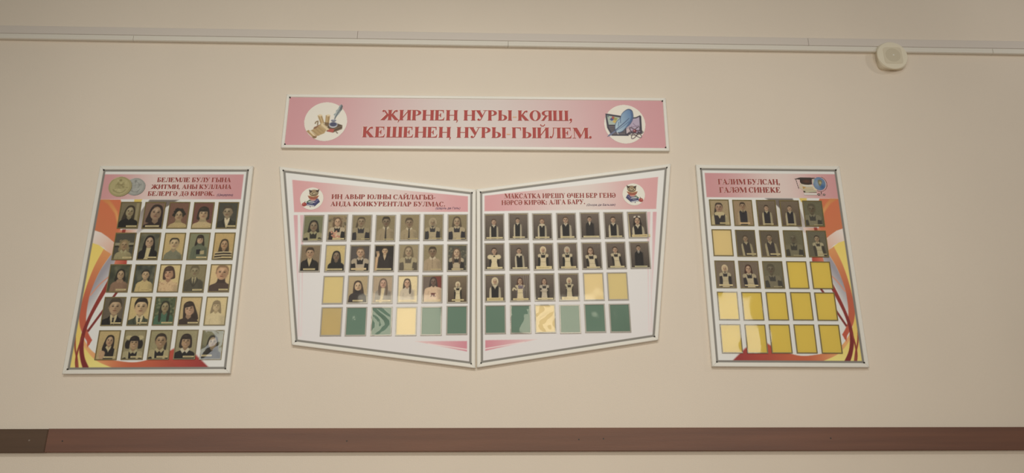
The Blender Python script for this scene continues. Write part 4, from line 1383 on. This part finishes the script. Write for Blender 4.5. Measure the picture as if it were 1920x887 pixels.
LOWR = [
    [small('girl with hair tied back, dark vest', .47, .30, .11, ('pulled', (92, 66, 46)), ('vest', VB, VW), (.05, .96, .955, (204, 186, 136), .06), sw=1.9),
     small('smiling boy with dark fringe, dark vest', .45, .26, .095, ('short', (58, 46, 38)), ('vest', VB, VW), (.18, .85, .955, (204, 186, 136), .055), smile=1),
     small('girl with lace collar and dark vest', .48, .29, .105, ('pulled', (110, 72, 48)), ('vest', VB, VW), (.1, .88, .955, (204, 186, 136), .055), lace=1),
     small('larger-framed girl in glasses and dark vest', .46, .25, .125, ('pulled', (98, 74, 54)), ('vest', VB, (186, 170, 142)), (.15, .92, .955, (204, 186, 136), .065), glasses=1, sw=2.2),
     small('boy in buttoned dark jacket', .48, .24, .10, ('short', (62, 48, 40)), ('suit', (58, 52, 49), (196, 180, 150)), (.1, .98, .965, (200, 184, 136), .065)),
     small('slim child in dark vest', .46, .28, .12, ('short', (84, 62, 46)), ('vest', VB, VW), (.18, .92, .965, (204, 186, 136), .05), sw=2.0),
     small('dark-haired girl with white bows, crooked photo', .46, .32, .15, ('bow', (54, 42, 38)), ('vest', VB, VW), (.08, 1.1, .95, (202, 180, 124), .11), sw=2.0, rot=-.03, dx=.003, dz=-.001, len=1.5)],
    [small('girl in white dress with puffed sleeves', .48, .28, .12, ('pulled', (72, 52, 42)), ('puff', (58, 50, 46), (204, 186, 142)), (.08, .93, .955, (208, 190, 140), .065)),
     small('girl in dark dress with scalloped collar', .48, .28, .11, ('pulled', (70, 52, 42)), ('vest', VB, VW), (.1, .92, .965, (206, 190, 144), .055), lace=1, shx=.1),
     small('girl in cream headscarf and pinafore', .48, .24, .125, ('scarf', (212, 190, 144)), ('apron', VB, (204, 184, 142)), (.08, .95, .95, (210, 190, 136), .12)),
     small('girl in greyish headscarf and pinafore', .48, .26, .12, ('scarf', (186, 172, 142)), ('apron', VB, (202, 184, 142)), (.1, .93, .955, (208, 188, 136), .075)),
     small('long-haired girl in pinafore, turned left', .43, .30, .135, ('long', (82, 56, 42)), ('apron', (56, 50, 46), (200, 182, 142)), (.2, .93, .965, (206, 188, 138), .05), len=2.0, smile=1, shx=.3),
     small('dark-dressed girl with small neat pinafore bib', .46, .28, .115, ('pulled', (74, 54, 42)), ('apron', (60, 53, 48), (198, 180, 140)), (.14, .93, .965, (202, 186, 136), .06), shx=.3),
     small('man in glasses, dark suit and tie', .44, .22, .10, ('short', (58, 46, 38)), ('suittie', (52, 47, 46), (186, 176, 160)), (.18, .88, .965, (186, 176, 132), .055), glasses=1)],
    [small('youth in white headscarf and dark vest', .50, .25, .135, ('scarf', (206, 188, 146)), ('vest', VB, VW), (.05, .94, .945, (200, 180, 122), .12)),
     small('girl with bouquet before curtain folds', .50, .25, .12, ('long', (92, 58, 48)), ('apron', (104, 88, 92), (204, 184, 138)), (.1, .95, .955, (204, 184, 130), .07), bgs='folds', x='bouquet', len=1.7, sw=1.5),
     small('brown-haired girl with folded arms in pinafore', .48, .28, .11, ('long', (88, 62, 52)), ('apron', (62, 55, 52), (188, 172, 146)), (.12, .95, .955, (210, 192, 144), .065), x='arms', len=1.6),
     small('girl in white scarf with folded arms', .52, .26, .105, ('scarf', (208, 192, 146)), ('apron', (64, 56, 50), (194, 178, 138)), (.1, .97, .945, (208, 188, 136), .11), x='arms', sw=1.6)],
]
OL = (118, 112, 80)
GLB = [
    [P('schoolgirl with dark braid and lace collar', (172, 148, 104), (.47, .30, .19), (172, 130, 100), ('braid', (76, 62, 50)), ('vest', (66, 60, 60), (190, 172, 122)), (.45, .98, .93, (188, 168, 112)), lace=1),
     P('tall boy in vest and tie', (166, 136, 96), (.50, .23, .145), (166, 128, 92), ('short', (78, 62, 48)), ('vest', (62, 57, 60), (176, 150, 108)), (.25, .82, .92, (212, 176, 122), .065), tie=1, sw=1.8),
     P('small smiling boy with dark fringe in vest', (130, 110, 86), (.49, .30, .11), (192, 148, 110), ('short', (76, 58, 46)), ('vest', (62, 56, 58), (186, 170, 126)), (.30, .80, .95, (192, 174, 124), .05), bg1=(104, 84, 66), smile=1),
     P('small dark-haired boy leaning slightly in vest', (128, 108, 84), (.48, .30, .11), (192, 150, 112), ('short', (92, 74, 58)), ('vest', (60, 54, 58), (184, 168, 126)), (.25, .75, .95, (190, 172, 124), .06), bg1=(104, 84, 66), tilt=.1),
     P('hazy girl in white pinafore, dim olive photo', OL, (.42, .32, .20), (112, 96, 70), ('short', (98, 86, 64)), ('apron', (72, 68, 64), (142, 132, 100)), (.45, .93, .955, (176, 160, 112), .035), fade=.22)],
    [None,
     P('girl in dark vest with pointed white collar', (106, 92, 72), (.48, .32, .12), (168, 134, 96), ('pulled', (88, 70, 54)), ('vest', (78, 68, 62), (176, 160, 116)), (.48, .99, .925, (194, 176, 124), .06), shx=.3),
     P('girl in grey vest with broad white sleeves', (110, 95, 74), (.48, .28, .13), (162, 128, 92), ('pulled', (92, 76, 58)), ('vest', (78, 68, 64), (174, 158, 114)), (.45, .99, .915, (198, 180, 126), .06), shx=.3),
     P('very hazy girl in headscarf and pinafore', (120, 112, 80), (.47, .29, .20), (104, 92, 70), ('scarf', (116, 108, 80)), ('apron', (64, 60, 56), (134, 124, 92)), (.4, .92, .965, (172, 158, 112), .035), fade=.3),
     P('girl in white pinafore, small greenish photo', (116, 108, 82), (.50, .30, .125), (172, 142, 102), ('pulled', (78, 64, 50)), ('apron', (84, 76, 64), (184, 170, 126)), (.5, .95, .91, (176, 160, 112), .04), shx=.3)],
    [P('girl in pale headscarf, white pinafore, brown photo', (132, 112, 90), (.48, .28, .13), (190, 150, 112), ('scarf', (208, 184, 138)), ('apron', (66, 60, 60), (190, 172, 130)), (.1, .85, .92, (206, 186, 136), .07)),
     P('reddish long-haired girl in white pinafore', (128, 108, 88), (.46, .29, .15), (196, 152, 116), ('long', (86, 54, 44)), ('apron', (64, 58, 60), (188, 170, 130)), (.2, .93, .92, (204, 184, 134), .06), len=1.9, smile=1, shx=.3),
     P('hazy dark-haired girl in pinafore, low name strip', (122, 112, 82), (.38, .30, .19), (112, 98, 74), ('short', (94, 84, 64)), ('apron', (72, 68, 66), (136, 124, 94)), (.45, .9, .955, (176, 160, 114), .035), fade=.2, shx=.3)],
]

YEL, YELT, GRN = (208, 186, 94), (206, 187, 138), (108, 130, 116)
YELP, YELO = (212, 194, 150), (202, 186, 138)


# ------------------------------------------------------------------ left and right photo boards
def side_board(org, tilt, WB_, HB_, mirrored, label, spec, gname, u0, du, rows, pw, ph, sheets, warps, bname):
    r = empty('photo_board', (org[0], 0, EYE + org[1]), tilt)
    tag(r, label, 'notice board')
    cor = [(0, 0), (WB_, 0), (WB_, -HB_), (0, -HB_)]
    back_panel(cor, r)
    nx, ny = 300, 410
    u, v = grid(nx, ny)
    ink = ribbons(1 - u if mirrored else u, v)
    printed('printed_face', u * WB_, v * HB_, ink, 0.0, M['print'], r, nx, ny, .002)
    frame_sides(cor, .0180, r)
    corner_screws([(.003, -.003), (WB_ - .003, -.003), (WB_ - .003, -HB_ + .003), (.003, -HB_ + .003)], r)
    k = 0
    for j, v0 in enumerate(rows):
        for i in range(5):
            sp_ = spec[j][i] if j < len(spec) and i < len(spec[j]) else None
            sc = YELT if sp_ is not None or (j, i) not in sheets else sheets[(j, i)]
            jt = (rng.normal(0, .0007), rng.normal(0, .0007))
            pocket(r, u0 + du * i, -v0, pw, ph, M['rim_olive'], sc, warps.get((j, i)), .0042,
                   None if sp_ else 'empty pocket\'s yellow sheet', jt)
            if sp_:
                add_photo(r, bname, ('top', 'second', 'third', 'fourth', 'bottom')[j], i, u0 + du * i + jt[0], -v0 + jt[1], pw, ph,
                          dict(sp_, size=(pw - .0086, ph - .0086), grow=1.38 if not mirrored else 1.25), gname)
    return r


left = side_board((-1.8301, 1.24635), .00677, .6670, .9150, False,
                  'tall photo board at far left with gold and silver coins on its pink heading', COIN, 'portrait photos on the coin board',
                  .1075, .1100, (.160, .307, .454, .6005, .7465), .0925, .1275, {}, {(3, 4): dict(tz=.05), (3, 3): dict(tz=.04), (4, 3): dict(tx=.03), (4, 4): dict(amp=.0005, swirl=.0007, tz=.02)}, 'coin board')
lettering('БЕЛЕМЛЕ БУЛУ ГЫНА', .2532, .5905, -.0621, .0219, .0003, left, M['ink_maroon'])
lettering('ҖИТМИ, АНЫ КУЛЛАНА', .2322, .5965, -.0957, .0210, .0003, left, M['ink_maroon'])
lettering('БЕЛЕРГӘ ДӘ КИРӘК.', .2200, .5240, -.1296, .0214, .0003, left, M['ink_maroon'])
small_text('(Цицерон)', .5345, .6070, -.1302, left, M['ink_blue'])
emblem(left, 'coin_print', .1150, .084, .0955, .0890, d_coins, 110, label='printed gold coin over silver coin')

right = side_board((.9395, 1.2750), -.002955, .6465, .9060, True,
                   'tall photo board at far right with graduation cap and globe, mostly yellow empty pockets', GLB, 'portrait photos on the globe board',
                   .0292, .1088, (.1575, .3045, .4505, .5940, .7380), .0912, .1270,
                   {(1, 0): YELT, (2, 3): YEL, (2, 4): YEL, **{(3, i): YEL for i in range(5)}, **{(4, i): YEL for i in range(5)}},
                   {(3, 0): dict(amp=.0006), (4, 0): dict(amp=.0007), (4, 4): dict(amp=.0005), (4, 1): dict(amp=.0006)}, 'globe board')
lettering('ГАЛИМ БУЛСАҢ,', .0786, .3730, -.0800, .0262, .0012, right, M['ink_maroon'])
lettering('ГАЛӘМ СИНЕКЕ', .0813, .3700, -.1212, .0262, .0024, right, M['ink_maroon'])
emblem(right, 'globe_print', .5150, .0845, .0870, .0560, d_globe, 120, label='printed graduation cap, books and globe')


# ------------------------------------------------------------------ the two wings in the middle
def wing(org, tilt, s, label, gname, bname, spec, sheets, warps, nrow):
    r = empty('photo_board', (org[0], 0, EYE + org[1]), tilt)
    tag(r, label, 'notice board')
    q = [(0, 0), (.8790, .1145), (.758, -.6825), (0, -.7855)]          # inner top, outer top, outer bottom, inner bottom
    cor = [(s * a, b_) for a, b_ in q]
    if s < 0:
        cor = [cor[1], cor[0], cor[3], cor[2]]                         # clockwise from top left
    back_panel(cor, r)
    nx, ny = 330, 340
    u, v = grid(nx, ny)
    c = np.array(cor)
    top = c[0] + u[..., None] * (c[1] - c[0])
    bot = c[3] + u[..., None] * (c[2] - c[3])
    pt = top + v[..., None] * (bot - top)
    X, Y = pt[..., 0], -pt[..., 1]
    K = Ink(s * X, Y, .0032)
    K.c[:] = ramp((.4, -.1), (214, 213, 210), (.4, .75), (208, 204, 205))(K.X, K.Y)
    K.poly([(.8325, -.0665), (.0208, .0188), (.0203, .0945), (.811, .0918)], ramp3(.02, (204, 142, 146), 0.45, (207, 193, 186), .82, (208, 150, 152)))
    pk, pl = (206, 152, 158), (214, 198, 200)
    K.poly([(.812, .106), (.794, .106), (.770, .372), (.742, .66), (.736, .66), (.7775, .372)], ramp((.8, .106), pk, (.77, .50), pl))
    K.poly([(.7833, .106), (.7674, .106), (.7505, .36), (.7313, .66), (.7345, .66), (.756, .36)], ramp((.78, .106), (210, 172, 176), (.75, .50), pl))
    K.line([(.765, .36), (.748, .66)], .0035, (212, 190, 192))
    K.poly([(.245, .685), (.0202, .686), (.0200, .7315)], ramp((.24, .69), (216, 186, 184), (.02, .70), (200, 122, 138)))
    K.line([(.19, .696), (.0195, .7225)], .0042, (220, 204, 202))
    gw = .0105
    Q = [np.array((a, -b_)) for a, b_ in q]
    for k in range(4):
        a, b_ = Q[k], Q[(k + 1) % 4]
        e = (b_ - a) / np.linalg.norm(b_ - a)
        nrm = np.array([-e[1], e[0]])
        if nrm @ (np.mean(Q, 0) - a) < 0:
            nrm = -nrm
        K.poly([a - e * .01, b_ + e * .01, b_ + e * .01 + nrm * gw, a - e * .01 + nrm * gw], (124, 120, 113), .0022)
    printed('printed_face', X, Y, K.ink(), 0.0, M['print'], r, nx, ny, .002)
    frame_sides(cor, .0160, r)
    cc = np.mean(c, 0)
    corner_screws([tuple(p + (cc - p) / np.linalg.norm(cc - p) * .0025) for p in c], r)
    pw, ph = .092, .1275
    for j, v0 in enumerate((.106, .248, .391, .533)):
        n_ = nrow[j]
        for i in range(n_):
            ko = (n_ - 1 - i) if s < 0 else i                          # steps outward from the hinge side
            x = .0195 + .1090 * ko
            xl = x if s > 0 else -x - pw
            sp_ = spec[j][i] if j < len(spec) and i < len(spec[j]) else None
            sc = YELO if sp_ is not None else sheets[(j, i)]
            jt = (rng.normal(0, .0008), rng.normal(0, .0008))
            pocket(r, xl, -v0, pw, ph, M['rim_grey'], sc, warps.get((j, i)), .0052,
                   None if sp_ else ('empty pocket\'s green sheet' if sc == GRN else 'empty pocket\'s yellow sheet'), jt)
            if sp_:
                add_photo(r, bname, ('top', 'second', 'third', 'bottom')[j], i, xl + jt[0], -v0 + jt[1], pw, ph, sp_, gname)
    return r


LWARP = {(3, 0): dict(tz=-.06), (3, 1): dict(tz=.045, amp=.0008), (3, 2): dict(amp=.0003, swirl=.0010), (3, 3): dict(amp=.00008),
         (3, 4): dict(amp=.00012), (3, 5): dict(tx=-.05, amp=.0001)}
lw = wing((-.1259, 1.1452), .012, -1, 'left-hand wing-shaped photo board slanting down to the middle, owl at its left',
          'portrait photos on the left owl board', 'left owl board', LOWL,
          {(2, 0): YELO, (3, 0): (194, 174, 126), (3, 1): GRN, (3, 2): GRN, (3, 3): YELP, (3, 4): GRN, (3, 5): GRN}, LWARP, (7, 7, 6, 6))
lettering('ИҢ АВЫР ЮЛНЫ САЙЛАГЫЗ-', -.6469, -.1690, -.0281, .0222, -.0052, lw, M['ink_maroon'])
lettering('АНДА КОНКУРЕНТЛАР БУЛМАС.', -.6485, -.1240, -.0631, .0218, -.0043, lw, M['ink_maroon'])
small_text('(Шарль де Голь)', -.1679, -.0565, -.0812, lw, M['ink_blue'])
emblem(lw, 'owl_print', -.7360, .0265, .0535, .0545, d_owl, 110, label='printed owl reading on books in a white circle')

RWARP = {(2, 4): dict(amp=.0003), (3, 0): dict(tz=-.03), (3, 1): dict(amp=.0011, swirl=.0004), (3, 2): dict(amp=.0003, swirl=.0010),
         (3, 3): dict(amp=.0001), (3, 4): dict(tz=.04, amp=.0008), (3, 5): dict(tz=-.05)}
rw = wing((-.0915, 1.1481), .0175, 1, 'right-hand wing-shaped photo board slanting down to the middle, owl at its right',
          'portrait photos on the right owl board', 'right owl board', LOWR,
          {(2, 4): YELP, (2, 5): YELO, (3, 0): GRN, (3, 1): GRN, (3, 2): YELP, (3, 3): GRN, (3, 4): GRN, (3, 5): GRN}, RWARP, (7, 7, 6, 6))
lettering('МАКСАТКА ИРЕШҮ ӨЧЕН БЕР ГЕНӘ', .1119, .6277, -.0327, .0228, -.0015, rw, M['ink_maroon'])
lettering('НӘРСӘ КИРӘК: АЛГА БАРУ.', .0978, .4850, -.0647, .0222, .0006, rw, M['ink_maroon'])
small_text('(Оноре де Бальзак)', .4907, .6237, -.0740, rw, M['ink_blue'])
emblem(rw, 'owl_print', .7120, .0195, .0525, .0545, d_owl, 110, label='printed owl reading on books in a white circle', flip=True)

# ------------------------------------------------------------------ the banner on top
hb = empty('banner_sign', (-1.01229, 0, EYE + 1.62836), -.000665)
tag(hb, 'long pink banner in white frame with two red lines of capitals, above the wing boards', 'sign')
WH, HH = 1.80014, .25136
cor = [(0, 0), (WH, 0), (WH, -HH), (0, -HH)]
back_panel(cor, hb)
nx, ny = 420, 60
u, v = grid(nx, ny)
K = Ink(u * WH, v * HH, .004)
K.c[:] = ramp3(.0, (198, 140, 146), 0.88, (200, 188, 183), 1.80, (200, 142, 148))(K.X, K.Y)
printed('printed_face', u * WH, v * HH, K.ink(), 0.0, M['print'], hb, nx, ny, .002)
frame_sides(cor, .0150, hb)
corner_screws([(.003, -.003), (WH - .003, -.003), (WH - .003, -HH + .003), (.003, -HH + .003)], hb, .0034)
lettering('ҖИРНЕҢ НУРЫ-КОЯШ,', .4462, 1.3620, -.1178, .0540, .0054, hb, M['ink_red'], dash_ink=M['ink_peach'])
lettering('КЕШЕНЕҢ НУРЫ-ГЫЙЛЕМ.', .3585, 1.4520, -.2080, .0552, .0044, hb, M['ink_red'], dash_ink=M['ink_peach'])
emblem(hb, 'scroll_print', .1835, .128, .1020, .1025, d_scroll, 130, (206, 164, 166), 'printed quill, ink pot, scroll and book in a white circle')
emblem(hb, 'feather_print', 1.6090, .127, .0995, .1030, d_feather, 130, (206, 164, 166), 'printed blue feather, laptop and atom sheet in a white circle')
